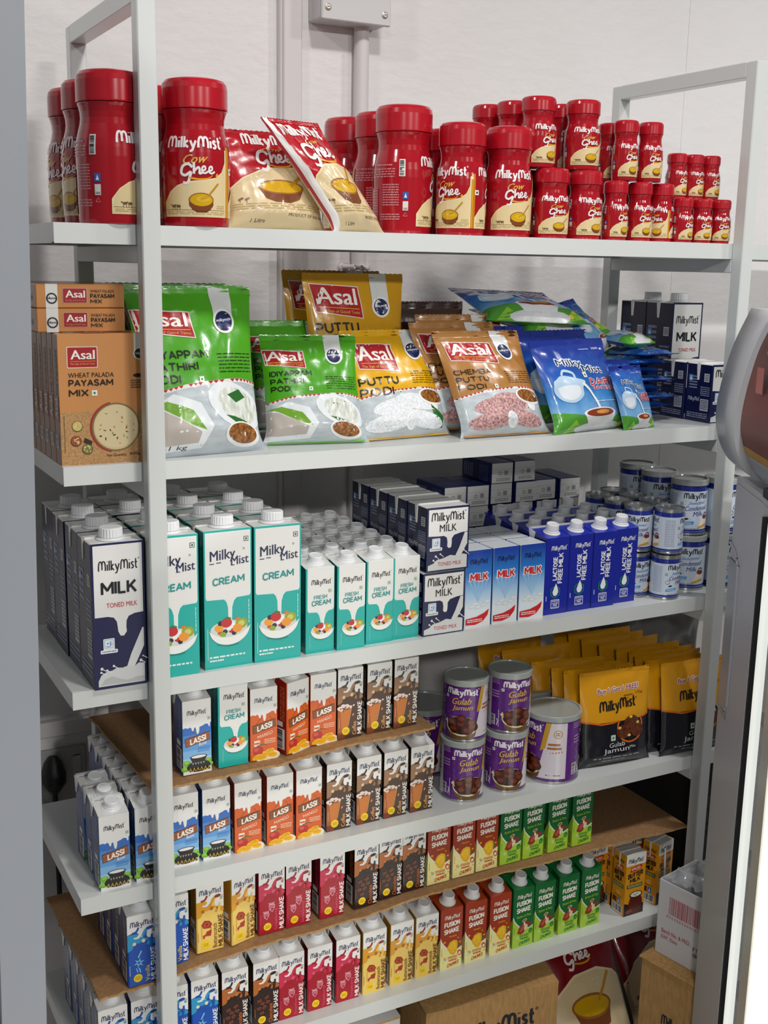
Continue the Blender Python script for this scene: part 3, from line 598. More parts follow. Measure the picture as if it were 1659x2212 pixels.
def brick(name, cat, wd, d, h, base, side, top, front, left, right=None, fin=True, back=None):
    root = thing(name, 'x', cat); mb = MB(); b_, s_, t_ = C(base), C(side), C(top); c = .0012
    xs = [(c, 0), (wd-c, 0), (wd, c), (wd, d-c), (wd-c, d), (c, d), (0, d-c), (0, c)]; v = [(x, y, 0) for x, y in xs]+[(x, y, h-c) for x, y in xs]+[(min(max(x, c), wd-c), min(max(y, c), d-c), h) for x, y in xs]
    for k in (0, 8):
        for i, mt in zip(range(8), (b_, b_, s_, s_, s_, s_, s_, b_)): mb.add([v[k+i], v[k+(i+1) % 8], v[k+8+(i+1) % 8], v[k+8+i]], [(0, 1, 2, 3)], mt if k == 0 else t_)
    mb.add(v[:8], [tuple(range(7, -1, -1))], t_); mb.add(v[16:], [tuple(range(8))], t_)
    if fin:   # folded top seam and the folded ears at the sides
        mb.box(.001, wd-.001, d*.47, d*.60, h, h+.0014, t_)
        for x0, x1 in ((-.0012, -.0002), (wd+.0002, wd+.0012)):
            p = [(d*.47, h), (d*.60, h), (d*.56, h-.028), (d*.50, h-.028)]
            mb.add([(x, y, z) for x in (x0, x1) for y, z in p], [(3, 2, 1, 0), (4, 5, 6, 7), (0, 1, 5, 4), (1, 2, 6, 5), (2, 3, 7, 6), (3, 0, 4, 7)], t_)
    front.put(mb, front_fn()); left.put(mb, left_fn(d)); (right or left).put(mb, right_fn(wd))
    mb.build('body', root); return Proto(root)
def big_cap(root, x, y, z):
    m_ = MB(); m_.lathe([(.0195, 0), (.0195, .0012), (.0172, .0016), (.0166, .0032)], CAPM, 28, x, y, z)
    m_.lathe([(.0155, .0035), (.0158, .0045), (.0155, .015), (.0146, .016), (.0138, .0163), (0, .0163)], CAPM, 48, x, y, z, rib=[True, True, True, False, False, False], cap=False)
    m_.box(x+.016, x+.026, y-.006, y+.006, z, z+.001, CAPM, 0); return m_.build('cap', root)
def milk_art(W, H, tall):
    a = Art(); k = H/200 if tall else H/100; n = C('#11184a'); a.rect(0, 0, W, H, n, 0)
    if tall:
        a.poly([(3, 197), (3, 100), (20, 100), (28, 98), (32, 92), (33, 84), (33.6, 78), (36.5, 72), (41, 71.5), (45, 77), (44.5, 84), (45, 92), (48, 98), (56, 101), (68, 102), (68, 197)], C(WHITE), 1)
        a.logo(10, 163, 52, INK, 4, 0, .16, 1.3); a.text('MILK', 12, 130, 60, 148, INK, 5, .045); a.text('TONED MILK', 19, 112, 60, 118.5, RED, 5, .0)
        fx, fy, k2 = 13, 54, 1.
        a.poly([(68, 80), (66, 80), (50, 45), (44, 28), (36, 8), (44, 8), (56, 30), (68, 55)], C('#dcdddc'), 2)
        a.poly([(5, 4), (5, 12), (9, 20), (16, 24), (24, 25), (30, 28), (38, 27), (46, 29), (54, 27), (60, 31), (68, 30), (68, 4)], C('#d2d4d4'), 3)
        a.poly([(8, 6), (14, 14), (24, 17), (34, 12), (44, 9), (58, 12), (68, 12), (68, 5)], C('#b9bcbd'), 4)
        for x, y, r in ((10, 29, 2), (9, 24, 1.5), (26, 31, 1.6), (63, 34, 2), (66, 40, 1), (17, 26, 1.5)): a.ell(x, y, r, r, C('#e4e4e2'), 4); a.stroke([(x, y), (x+6, y-4)], 1.1, C('#e4e4e2'), 4, 0)
    else:
        a.poly([(2.5, 97), (2.5, 56), (20, 55), (30, 55), (35, 52), (36.5, 45), (36, 38), (39, 35), (43, 36), (44, 42), (44, 50), (48, 55), (60, 58), (72, 59), (72, 97)], C(WHITE), 1)
        a.logo(8, 79, 58, INK, 4, 0, .16, 1.15); a.text('MILK', 22, 62, 52, 73, INK, 5, .02)
        fx, fy, k2 = 9, 37, .95
        a.poly([(72, 58), (67, 58), (58, 35), (50, 20), (60, 20), (72, 40)], C('#dcdddc'), 2)
        a.poly([(2.5, 2), (2.5, 10), (12, 13), (18, 18), (30, 20), (42, 24), (56, 21), (64, 24), (72, 22), (72, 2)], C('#d6d8d8'), 3)
        a.text('TONED MILK', 20, 8, 62, 14, RED, 5, .0)
        for x, y, r in ((16, 24, 1.8), (24, 27, 1.4), (66, 30, 1.6), (70, 27, 1.2), (12, 18, 1.5)): a.ell(x, y, r, r, C('#e4e4e2'), 4); a.stroke([(x, y), (x+6, y-5)], 1, C('#e4e4e2'), 4, 0)
    a.rrect(fx, fy, fx+15*k2, fy+16*k2, 1.2, C('#e8ecee'), 4).rrect(fx+1.6, fy+3, fx+15*k2-1.6, fy+16*k2-1.4, .8, C('#5aa5d8'), 5).rrect(fx+2.2, fy+3.6, fx+15*k2-2.2, fy+16*k2-2, .8, C('#eef2f4'), 6)
    a.text('+F', fx+4, fy+6.5*k2, fx+11.5*k2, fy+12*k2, C('#2a86c8'), 7, .05); a.stroke([(fx+3.4, fy+6*k2), (fx+7.5, fy+4.6*k2), (fx+12*k2, fy+8.5*k2)], .9, C('#2a86c8'), 7)
    a.rrect(fx-4, fy-4.5, fx+19*k2, fy+.6, 1.4, C('#e8ecee'), 4); a.fine(fx-2, fy-3.2, fx+17*k2, fy-.6, 1, C('#6a7690'), 5); return a
def milk_side(d, h, tall):
    a = Art(); L_ = C('#8b93b4')
    a.fine(d*.12, h*.56, d*.44, h*.8, 5, L_, 2); a.fine(d*.58, h*.45, d*.94, h*.62, 5, L_, 2); a.fine(d*.1, h*.06, d*.9, h*.16, 3, L_, 2)
    a.rect(d*.6, h*.2, d*.92, h*.4, C('#b9bdca'), 2); a.fine(d*.62, h*.22, d*.9, h*.39, 6, C('#2a3058'), 3)
    a.rect(d*.7, h*.7, d*.9, h*(.78 if tall else .84), C('#d8dade'), 2); a.fine(d*.72, h*.71, d*.88, h*(.77 if tall else .83), 4, C('#23284a'), 3)
    a.rect(d*.1, h*.7, d*.26, h*(.76 if tall else .8), C('#3b8fd0'), 2); a.poly([(d*.13, h*.71), (d*.23, h*.71), (d*.18, h*(.75 if tall else .79))], C('#e6eef4'), 3)
    if not tall: a.logo(d*.12, h*.36, d*.44, C('#aab0c8'), 3)
    return a
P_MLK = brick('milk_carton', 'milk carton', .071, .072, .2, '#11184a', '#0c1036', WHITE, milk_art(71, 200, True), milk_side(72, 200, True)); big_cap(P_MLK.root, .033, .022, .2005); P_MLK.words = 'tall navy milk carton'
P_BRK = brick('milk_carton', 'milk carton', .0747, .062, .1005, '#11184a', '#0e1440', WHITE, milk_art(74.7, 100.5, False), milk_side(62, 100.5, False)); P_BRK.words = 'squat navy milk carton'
def cream_art():
    a = Art(); W, H = 71, 200; a.rect(0, 0, W, H, C('#07aea5'), 0); pour(a, 3, W-3, 102, H-4, 38, 64)
    a.veg(59, 181, 7, C('#1a6a2c'), C('#3a4a48'), 5)
    a.text('Milky', 9, 153, 46, 172, C('#171d4e'), 5, .03, 0, .08, .0); a.text('Mist', 40, 149, 66, 161.5, C('#171d4e'), 5, .035, 0, .08)
    for x0, x1, y in ((8, 15, 152), (18, 25, 153), (39.5, 45, 148)): a.rect(x0, y, x1, y+1.2, C('#171d4e'), 5)
    a.ring(59, 171, 1.2, .5, C('#4a4f60'), 5, 10); a.text('CREAM', 12, 122, 60, 133, C('#0a938e'), 5, .055, 0, .06)
    fruit_bowl(a, 36, 53, 30); a.rect(4, 14, 4.8, 60, C('#bfeae6'), 3); a.fine(65, 62, 67, 96, 1, C('#bfeae6'), 3, True, .6)
    a.fine(7, 15, 60, 18.5, 1, C('#dff3f0'), 3, False, .7); a.fine(7, 10, 28, 13.5, 1, C('#dff3f0'), 3, False, .7); return a
P_CRM = brick('cream_carton', 'cream carton', .0712, .072, .2, '#07aea5', '#067670', WHITE, cream_art(), Art().fine(44, 120, 66, 185, 3, C('#5fb8b2'), 2, True, .3).rect(50, 30, 64, 80, C('#8fd0ca'), 2).rect(51, 31, 63, 79, C('#067670'), 3)); big_cap(P_CRM.root, .036, .022, .2005); P_CRM.words = 'tall teal cream carton'
def double_art():
    a = Art(); W, H = 48, 126
    a.rect(0, 0, W, H, M('#2a7fd2', .33, 0, .25, 'skyfade'), 0)
    for i in range(5): a.poly([(24, 40), (4+9*i, 78), (8+9*i, 80)], C('#8fc0ea'), 1)
    for i in range(0): t = radians(52+12.7*i); a.poly([(24, 60), (24+60*cos(t-.05), 60-70*sin(t-.05)), (24+60*cos(t+.05), 60-70*sin(t+.05))][:1]+[(24+22*cos(t-.06), 76-60*sin(t)), (24+22*cos(t+.06), 76-60*sin(t)-2)], C('#9cc6ea'), 1)
    a.logo(8, 104, 32, NAVY, 4); a.text('MILK', 7.4, 75.4, 41.6, 89.6, C('#f4f4f4'), 3, .11); a.text('MILK', 8, 76, 41, 89, C('#d2232a'), 6, .06)
    a.poly([(0, 2), (24, 4), (38, 12), (46, 26), (48, 30), (48, 0), (0, 0)], C('#eceeef'), 2)
    a.poly([(2, 5), (2, 15), (22, 17), (36, 22), (45, 28), (43, 18), (34, 8), (20, 4)], C('#cf1f26'), 3); a.fine(5, 8, 33, 14, 2, C('#f3e6e4'), 4)
    for x, y in ((12, 34), (24, 32), (34, 35), (40, 40), (18, 38)): a.ell(x, y, 7, 2.2, C('#d3dce2'), 2, 8); a.ell(x+1, y+.6, 5, 1.2, C('#f0f3f5'), 3, 8)
    return a
P_DBL = brick('milk_carton', 'milk carton', .048, .0455, .126, '#dfe9f2', '#2468b8', '#e6ecf0', double_art(), Art().fine(26, 40, 42, 110, 4, C('#9cc6ea'), 2, True, .3), None, False); P_DBL.words = 'sky blue milk carton'
def lact_art():
    a = Art(); W, H = 47, 130; b_ = C('#f1f3f6'); a.rect(0, 0, W, H, C('#14249c'), 0); a.logo(11, 109, 30, b_, 4)
    a.text('LACTOSE', 15, 58, 24, 98, b_, 5, .05, 90); a.text('FREE MILK', 25.5, 52, 35, 104, b_, 5, .05, 90)
    a.stroke([(22+10*cos(radians(60*i+30)), 38+10.5*sin(radians(60*i+30))) for i in range(7)], 1.7, C('#1f8f4a'), 4, 0)
    a.poly([(23, 53), (27, 43), (28, 38), (26, 33), (22, 31), (18, 33), (16.5, 38), (18.5, 43)], b_, 5)
    a.rrect(14, 10, 31, 25, 1.5, b_, 4).rrect(15, 11, 30, 24, 1, C('#14249c'), 5); a.text('LACTOSE', 16.5, 17.4, 28.5, 20, b_, 6, .03); a.text('FREE', 18.5, 14, 26.5, 16.8, b_, 6, .04); a.fine(16, 21, 29, 23.4, 1, b_, 6); a.fine(16, 11.6, 29, 13.2, 1, b_, 6)
    a.fine(3, 24, 5, 32, 1, b_, 4, True, .6); return a
P_LAC = edge_carton('lactose_free_milk_carton', 'x', 'milk carton', .0475, .05, .13, .1385, '#14249c', '#101c7c', '#1a2fb0', lact_art(), Art().fine(30, 60, 42, 120, 3, C('#5f70cc'), 2, True, .3).rect(6, 40, 10, 100, C('#1f8f4a'), 2), .0165, '#e6e8ec'); P_LAC.words = 'royal blue milk carton'
def butter_art(side):
    a = Art(); W, H = (35, 122) if side else (45.5, 122); a.rect(0, 0, W, H, C('#e09a1c'), 0)
    if not side: a.rect(0, 100, W, H, C(WHITE), 1); a.logo(5, 105, 34, INK, 4)
    else: a.logo(4, 104, 26, INK, 4)
    k = W/45.5; f = lambda x: x*k
    a.poly([(f(9), 89), (f(13), 92), (f(10), 96), (f(34), 99), (f(38), 96), (f(34), 93), (f(36), 90), (f(12), 87)], RED, 3); a.text('SPICED', f(13), 90, f(33), 95.5, C('#f4e6d8'), 4, .03, 0, .08)
    a.text('BUTTER', f(5), 76, f(40), 86, INK, 4, .05, 0, .12); a.text('MILK', f(10), 66, f(34), 75, INK, 4, .05, 0, .12)
    a.rect(f(4), 55, f(40), 62, C('#1f4a2c'), 3); a.fine(f(6), 56, f(38), 61, 2, C('#c9d3a0'), 4)
    if not side:
        a.poly([(0, 0), (W, 0), (W, 20), (30, 16), (0, 26)], C('#2a1510'), 2); a.ell(26, 22, 16, 20, C('#5a2014'), 3); a.ell(26, 40, 15, 7, C('#4a180e'), 4); a.ell(26, 40.5, 12.5, 5, C('#e9e6d8'), 5)
        for x, y in ((22, 41), (29, 42), (26, 38.5)): a.ell(x, y, 2, 1, C('#5a7a3a'), 6, 20)
        a.ell(12, 8, 8, 4, C('#8a3a1c'), 5, 10)
    else:
        a.barcode(3, 2, 31, 18, C(WHITE), C('#1b1b1d'), 3, True); a.rect(3, 21, 14, 31, C('#6a2a14'), 3).rect(16, 21, 24, 32, C('#2a7fc0'), 3).poly([(18, 23), (22, 23), (20, 30)], C('#e9f0f4'), 4); a.ring(17, 42, 3, 1, C('#f4ead0'), 3); a.fine(6, 34, 28, 37, 1, C('#6a4a10'), 3)
    return a
P_BTM = brick('buttermilk_carton', 'drink carton', .0455, .035, .122, '#e09a1c', '#d08c18', WHITE, butter_art(False), butter_art(True)); P_BTM.words = 'yellow buttermilk carton'

# ------------------------------------------------------------------ ghee jars
JR = J('#a50f1e'); JC = M('#b01222', .22, 0, .4); CRE = J('#e2cd9d'); GOLD = J('#c07c1e'); GLD = J('#e8a71e'); JW = J('#efe6e6')
def jar_profile(R, H):
    p = [(.90, 0), (.955, .006), (.965, .03), (.985, .2), (1., .44), (.995, .50), (.965, .555), (.915, .605), (.865, .65), (.843, .69), (.853, .73), (.89, .765), (.915, .78), (.915, .787), (.88, .79)]
    return [(R*a, H*b_) for a, b_ in p]
def ghee_front(a, xo):
    a.poly([(xo-46, 12), (xo+45, 12), (xo+45, 96), (xo+43, 96), (xo+42, 80), (xo+36, 68), (xo+26, 61), (xo+10, 58), (xo-8, 56), (xo-24, 51), (xo-36, 43), (xo-43, 34), (xo-46, 30)], J('#f0dfae'), 2)
    a.poly([(xo-45, 13), (xo+43.5, 13), (xo+43.5, 88), (xo+41, 77), (xo+35, 66), (xo+25, 59.5), (xo+10, 56.5), (xo-8, 54.5), (xo-24, 49.5), (xo-36, 41.5), (xo-43, 32)], CRE, 3)
    a.rect(xo+45, 12, xo+53, 100, GOLD, 2).rect(xo+46.5, 12, xo+48, 98, GLD, 3)
    a.logo(xo-38, 97, 74, JW, 4, 0, .2, .95)
    a.text('Cow', xo-15, 78, xo+15, 89, J('#e8b04a'), 5, .04, 0, .08, .18)
    a.stroke([(xo-4, 73), (xo-9, 77), (xo-16, 74), (xo-18, 66), (xo-13, 63), (xo-6, 67), (xo-7, 62), (xo-10, 54), (xo-16, 54)], 3.4, JW, 5)          # G
    a.stroke([(xo-2, 79), (xo-2, 65)], 3, JW, 5, 0); a.stroke([(xo-2, 68), (xo+3, 73), (xo+5, 71), (xo+5, 65.5), (xo+9, 67)], 2.8, JW, 5)                 # h
    for k in (0, 9): a.stroke([(xo+7+k, 68.5), (xo+12+k, 70.5), (xo+11.5+k, 74.5), (xo+8.5+k, 73), (xo+8.5+k, 67.5), (xo+12+k, 66.2), (xo+16+k, 68.5)], 2.4, JW, 5)
    a.stroke([(xo-8, 60), (xo+4, 58.6), (xo+16, 60), (xo+22, 64)], 2.6, GLD, 5, 4, .8); a.ell(xo+28, 64, 1.6, 2.6, GLD, 5, -25)
    a.ell(xo+7, 28, 16, 8.5, J('#7c4422'), 5, 0, 24); a.poly([(xo-9, 30), (xo+23, 30), (xo+19, 21), (xo+13, 17.5), (xo+1, 17.5), (xo-5, 21)], J('#6f3a1e'), 5)
    a.ell(xo+7, 33, 16.3, 9, J('#9a6230'), 6, 0, 24); a.ell(xo+7, 33, 14.6, 7.6, J('#d2a714'), 7, 0, 24); a.ell(xo+9, 34, 9, 3.6, J('#dcb62a'), 8)
    a.stroke([(xo+15, 37), (xo+20, 43), (xo+30, 54)], 2.2, J('#b9861e'), 9, 0); a.stroke([(xo+6, 34), (xo+12, 36), (xo+16, 38)], 3, J('#c79a2a'), 9, 0)
    br = J('#6f5a3a')
    for dx in (-30, -23): a.ell(xo+dx, 25, 3.2, 1.8, br, 5, 0, 10); a.stroke([(xo+dx-2, 24), (xo+dx-2, 20)], .7, br, 5, 0); a.stroke([(xo+dx+2, 24), (xo+dx+2, 20)], .7, br, 5, 0); a.ell(xo+dx-4, 26.4, 1.2, 1, br, 5, 0, 8)
    a.stroke([(xo-44, 20.5), (xo+43, 20.5)], .5, br, 4, 0); a.fine(xo-42, 14.5, xo+42, 19, 2, J('#b7a070'), 4); a.fine(xo+28, 22, xo+41, 27, 2, J('#b7a070'), 4)
def jar_art():
    a = Art(); ghee_front(a, 0); ghee_front(a, 99)
    b_ = -93; pk = J('#cf8088')
    a.veg(46+6, 66, 8, J('#111111'), J('#e8e8e0'), 5, J('#e8e8e0'))
    a.fine(b_-28, 96, b_+10, 100, 1, pk, 2); a.fine(b_-30, 80, b_+14, 94, 4, pk, 2); a.fine(b_-6, 40, b_+20, 72, 9, pk, 2)
    a.rect(b_-36, 12, b_-16, 66, pk, 2).rect(b_-35.4, 12.6, b_-16.6, 65.4, JR, 3); a.fine(b_-34, 14, b_-18, 64, 12, pk, 4)
    a.barcode(b_+20, 82, b_+29, 106, J('#dcd8d4'), J('#151515'), 3); a.rect(b_+26, 50, b_+34, 60, J('#2c62b0'), 3); a.poly([(b_+28, 52), (b_+32, 52), (b_+30, 58.5)], J('#e6ecf2'), 4)
    a.rect(b_+26, 34, b_+34, 47, J('#dcd8d4'), 3); a.fine(b_+27, 35, b_+33, 38, 2, J('#333333'), 4); a.stroke([(b_+27, 26), (b_+33, 26), (b_+30, 31), (b_+27, 26)], .9, pk, 3, 0)
    a.fine(b_-10, 20, b_+22, 30, 3, pk, 2)
    return a
JART = jar_art()
def ghee_jar(R, H, words, detail=True):
    root = thing('ghee_jar', 'x', 'jar'); prof = jar_profile(R, H); kx, kz = R/.0445, H/.184
    mb = MB().lathe(prof, JR, 48)
    def rad(z):
        for (r0, z0), (r1, z1) in zip(prof, prof[1:]):
            if z0 <= z <= z1 and z1 > z0: return r0+(r1-r0)*(z-z0)/(z1-z0)
        return prof[0][0]
    cq = cos(pi/48)
    def fn(x, y, e):
        z = y*kz; t = x/.0445; r = rad(z)+e*1.6+.00012; return (r*sin(t), -r*cos(t), z)
    JART.put(mb, fn, 3.6, .00022, .00007, True); mb.build('body', root)
    c_ = MB().lathe([(R*.86, H*.79), (R*.945, H*.792), (R*.95, H*.80), (R*.95, H*.93), (R*.925, H*.965), (R*.85, H*.988), (R*.72, H*.998), (0, H)], JC, 48, cap=False); c_.build('cap', root)
    p = Proto(root); p.words = words; p.R = R; return p
P_G1 = ghee_jar(.0445, .184, 'largest ghee jar')
P_G5 = ghee_jar(.037, .161, 'tall ghee jar')
P_G2 = ghee_jar(.028, .104, 'small ghee jar')
P_GH = ghee_jar(.0205, .0912, 'slim ghee jar')
P_GT = ghee_jar(.0172, .0705, 'tiny ghee jar')

# ------------------------------------------------------------------ tins
STEEL = M('#b9bcbc', .25, .9); LIDP = M('#a2a8a4', .22, 0, .3)
def tin(name, cat, R, H, base, art, ribs, lid, scale, words, top=None):
    root = thing(name, 'x', cat); mb = MB(); prof = [(R*.97, 0), (R*1.015, .0005), (R*1.015, .003), (R, .0042)]; ms = [STEEL]*3
    zs = [.0042+(H-.0084-.004)*i/(ribs*4) for i in range(ribs*4+1)]
    for i, z in enumerate(zs[1:]): prof.append((R*(1-(.008 if ribs > 3 and i % 4 in (1, 2) and .12 < z/H < .88 else 0)), z)); ms.append(J(base))
    prof += [(R*1.015, H-.0045), (R*1.015, H-.002), (R*.97, H-.0016), (R*.96, H-.004), (0, H-.004)]; ms += [STEEL]*5
    mb.lathe(prof, ms, 44, cap=False); mb.add([(R*.97*sin(2*pi*i/44), -R*.97*cos(2*pi*i/44), 0) for i in range(44)], [tuple(range(43, -1, -1))], STEEL)
    fn = lambda x, y, e: ((R*1.003+e)*sin(x*scale/R), -(R*1.003+e)*cos(x*scale/R), y*scale)
    art.put(mb, fn, 5.0 if scale > .8 else 6., .00008, .00006, True); mb.build('body', root)
    if lid: MB().lathe([(R*1.02, H-.009), (R*1.04, H-.009), (R*1.045, H-.0005), (R*1.02, H+.001), (R*.95, H+.001), (R*.93, H-.0012), (0, H-.0012)], LIDP, 44, cap=False).build('lid', root)
    else:
        MB().lathe([(R*.80, H-.0039), (R*.78, H-.003), (R*.7, H-.0032), (0, H-.0034)], STEEL, 30, cap=False).build('lid', root)
    p = Proto(root); p.words = words; p.R = R; p.H = H; return p
def gulab_bowl(a, x, y, k):
    a.poly([(x-k, y+.1*k), (x-.85*k, y-.5*k), (x-.5*k, y-.85*k), (x+.5*k, y-.85*k), (x+.85*k, y-.5*k), (x+k, y+.1*k)], J('#6b4a24'), 3)
    a.ell(x, y+.1*k, 1.04*k, .62*k, J('#e8dcb0'), 4, 0, 24); a.ell(x, y+.14*k, .98*k, .56*k, J('#2a1208'), 5, 0, 24)
    for dx, dy in ((-.6, .3), (.6, .3), (0, .55), (-.02, .2), (-.45, -.12), (.38, -.18), (.7, .05)):
        a.ell(x+dx*k, y+dy*k, .33*k, .28*k, J('#4a1a0e'), 6, 0, 14); a.ell(x+dx*k-.05*k, y+dy*k+.05*k, .2*k, .14*k, J('#7a3420'), 7, 0, 12)
    a.poly([(x-1.15*k, y+.3*k), (x-.98*k, y+.5*k), (x-.9*k, y+.1*k)], J('#e3d7a0'), 6)
def gulab_art(wrap):
    a = Art(); W_ = J('#ece6ee'); G = J('#d9b04a'); r = wrap/2
    for i, xo in enumerate((0, wrap*.5)):
        a.logo(xo-28, 80, 52, W_, 4, 0, .24, 1.); a.text('Gulab', xo-19, 64, xo+13, 75, G, 5, .05, 0, .06, .1); a.text('Jamun', xo-18, 52, xo+15, 62.5, G, 5, .05, 0, .06, .1)
        gulab_bowl(a, xo-2, 24, 27); a.veg(xo-32, 73, 5, GRN, W_, 5, W_)
        a.poly([(xo+30, 95), (xo+38, 95), (xo+30, 55), (xo+22, 50)], J('#c89a2c'), 3).poly([(xo+36, 95), (xo+62, 95), (xo+62, 8), (xo+18, 8), (xo+26, 46)], J('#d9d2dc'), 2)
        for k in range(3): a.rect(xo+34-k, 60-6*k, xo+52+k*2, 63.5-6*k, J('#a8601e'), 3)
        a.ring(xo+48, 78, 6, 1.6, J('#c89a2c'), 4); a.fine(xo+45, 75, xo+51, 81, 2, J('#5a4a2c'), 4)
        a.fine(xo+32, 12, xo+54, 15, 1, J('#5a5060'), 3); a.fine(xo-52, 84, xo-36, 94, 4, J('#b58cc4'), 3); a.fine(xo-50, 60, xo-36, 74, 3, J('#b58cc4'), 3); a.rect(xo-36, 10, xo-35.2, 40, W_, 3)
        a.barcode(xo-52, 12, xo-42, 30, J('#d9d2dc'), J('#2a2030'), 3); a.stroke([(xo-39, 12), (xo-37, 20), (xo-39, 24)], 1.6, W_, 3, 0)
    return a
P_GUL = tin('gulab_jamun_tin', 'tin', .0362, .1035, '#5f2480', gulab_art(228), 7, True, 1.0, 'purple gulab jamun tin')
P_GUB = tin('gulab_jamun_tin', 'tin', .0475, .121, '#5f2480', gulab_art(250), 8, True, 1.16, 'wide purple gulab jamun tin')
def cond_art(wrap, H):
    a = Art(); bg = J('#c9d4e2'); blue = J('#1c2c86'); a.rect(-wrap/2, 11, wrap/2, H-19, bg, 1); a.rect(-wrap/2, 6.6, wrap/2, 7.6, J('#7f8dc4'), 2)
    k = J('#14161e'); sk = J('#2c7fc2')
    for xo in (0, wrap*.5):
        a.logo(xo-24, H-32, 48, k, 4, 0, .18, 1.05); a.text('Sweetened', xo-15, H-42, xo+17, H-36, sk, 4, .02, 0, .06, .12); a.text('Condensed', xo-21, H-53, xo+21, H-44.5, blue, 4, .02, 0, .06, .06); a.text('Milk', xo-6, H-63, xo+12, H-55, blue, 4, .02, 0, .06, .06)
        a.veg(xo-30, H-44, 5.5, GRN, J('#3f6a4a'), 4, bg)
        a.poly([(xo+2, 12), (xo+26, 16), (xo+26, 22), (xo+4, 16)], J('#c89a4c'), 3).poly([(xo+4, 16), (xo+26, 22), (xo+26, 30), (xo+14, 34)], J('#e6dcc6'), 3).ell(xo+20, 33, 7, 4, J('#6a1a1a'), 4).ell(xo+16, 35, 3, 3, J('#8a2620'), 5).stroke([(xo+16, 39), (xo+22, 41), (xo+25, 37)], 2, J('#2c2a1c'), 5)
        a.poly([(xo-28, 18), (xo-6, 20), (xo-4, 26), (xo-26, 24)], J('#2d8fd0'), 3); a.fine(xo-25, 19.5, xo-8, 24, 2, J('#d6e4f0'), 4); a.ell(xo-18, 30, 4, 1.6, k, 3, 10); a.ring(xo-24, 38, 4.2, .8, J('#5a6270'), 3)
        a.fine(xo-56, 16, xo-36, H-24, 16, J('#8b97b0'), 3, False, .35); a.fine(xo-22, 11, xo+6, 13.5, 1, J('#6a7488'), 3)
    return a
P_CDL = tin('condensed_milk_tin', 'tin', .032, .0985, '#1c2c86', cond_art(201, 98.5), 3, True, 1., 'large condensed milk tin')
P_CDS = tin('condensed_milk_tin', 'tin', .0255, .081, '#1c2c86', cond_art(190, 96), 3, False, .843, 'small condensed milk tin')

# ------------------------------------------------------------------ pouches: local x = width, z = height, front faces -y
def pouch(name, label, cat, w_, h_, T, base, art, seed=0, back='#8a8a86', seal=.055, flat_bottom=True, wr=.0018, nu=30, nv=36, sealmat=None, foot=None, flare=0., shear=0., bands=()):
    root = thing(name, label, cat); rnd = Vector((seed*7.3, seed*3.1, seed*1.7)); b_ = B(base) if isinstance(base, str) else base
    def prof(u, v):
        s = max(0., min(1., 4*u*(1-u)))**.48; top = max(0., min(1., (1-seal-v)/.42))**.62; bot = max(0., min(1., (v-.015)/.13))**.5
        return s*top*bot*(1.12-.42*v)
    def surf(u, v, side):
        p = prof(u, v); n1 = noise.noise(Vector((u*5, v*6, 0))+rnd); n2 = noise.noise(Vector((u*13, v*11, side*3))+rnd)
        edge = max(0, min(1, (1-seal-v)*14))*max(0, min(1, v*14))*max(0, min(1, u*14))*max(0, min(1, (1-u)*14))
        cre = sin(u*38+n1*6)*max(0, 1-abs(v-(1-seal-.09))*7)*.6+n1*1.1+n2*.55
        y = -side*(T*.5*p*(1. if side > 0 else .62)+wr*cre*edge)
        x = w_*(u+(.5-u)*.10*prof(.5, v)*T/.03*.6) ; x += w_*(u-.5)*flare*(1-v)
        y -= .22*T*sin(u*3.1)*0 + .004*n1*v*0
        return (x+shear*h_*v, y, h_*v)
    mb = MB()
    for side, mt in ((1, b_), (-1, B(back) if isinstance(back, str) else back)):
        vs_ = [surf(i/nu, j/nv, side) for j in range(nv+1) for i in range(nu+1)]
        fs = [(j*(nu+1)+i, j*(nu+1)+i+1, (j+1)*(nu+1)+i+1, (j+1)*(nu+1)+i) for j in range(nv) for i in range(nu)]
        lo = 0
        for vt, bm in list(bands)+[(1.01, None)]:
            hi = min(nv, round(vt*nv)); part = fs[lo*nu:hi*nu]; lo = hi
            mb.add(vs_, part if side > 0 else [f[::-1] for f in part], (B(bm) if isinstance(bm, str) else bm) or mt, True)
    if art:
        W, H = w_*1000, h_*1000
        def fn(x, y, e):
            u = max(0, min(1, x/w_)); v = max(0, min(1, y/h_)); gi = min(nu-1, int(u*nu)); gj = min(nv-1, int(v*nv)); fu = u*nu-gi; fv = v*nv-gj
            P = [surf((gi+a)/nu, (gj+c)/nv, 1) for a, c in ((0, 0), (1, 0), (1, 1), (0, 1))]
            q = [P[0][k]*(1-fu)*(1-fv)+P[1][k]*fu*(1-fv)+P[2][k]*fu*fv+P[3][k]*(1-fu)*fv for k in range(3)]
            return (q[0], q[1]-.0004-e*1.4, q[2])
        art.put(mb, fn, max(w_/nu, h_/nv)*1000*1.1, .0001, .00008, True)
    mb.build('body', root)
    sm = sealmat or b_
    def strip(nm, z0, z1, mt, splay=0.):
        s = MB(); n = 40; vv = []
        for k, z in enumerate([z0+(z1-z0)*t/4 for t in range(5)]):
            for i in range(n+1):
                zz = z + (.0011 if (k == 4 and i % 2) else 0); vv.append((w_*i/n+shear*zz, -.0009+(.0007 if k % 2 else 0)+.0012*noise.noise(Vector((i*.23, seed, k*.1)))-splay*(z1-zz if splay else 0), zz))
        s.add(vv, [(k*(n+1)+i, k*(n+1)+i+1, (k+1)*(n+1)+i+1, (k+1)*(n+1)+i) for k in range(4) for i in range(n)], mt, True)
        return s.build(nm, root)
    strip('seal', h_*(1-seal), h_, sm)
    if foot: strip('seal', .0, h_*.035, foot, 1.0)
    p = Proto(root); p.w = w_; p.h = h_; return p
BLK = B('#1b1d1a')
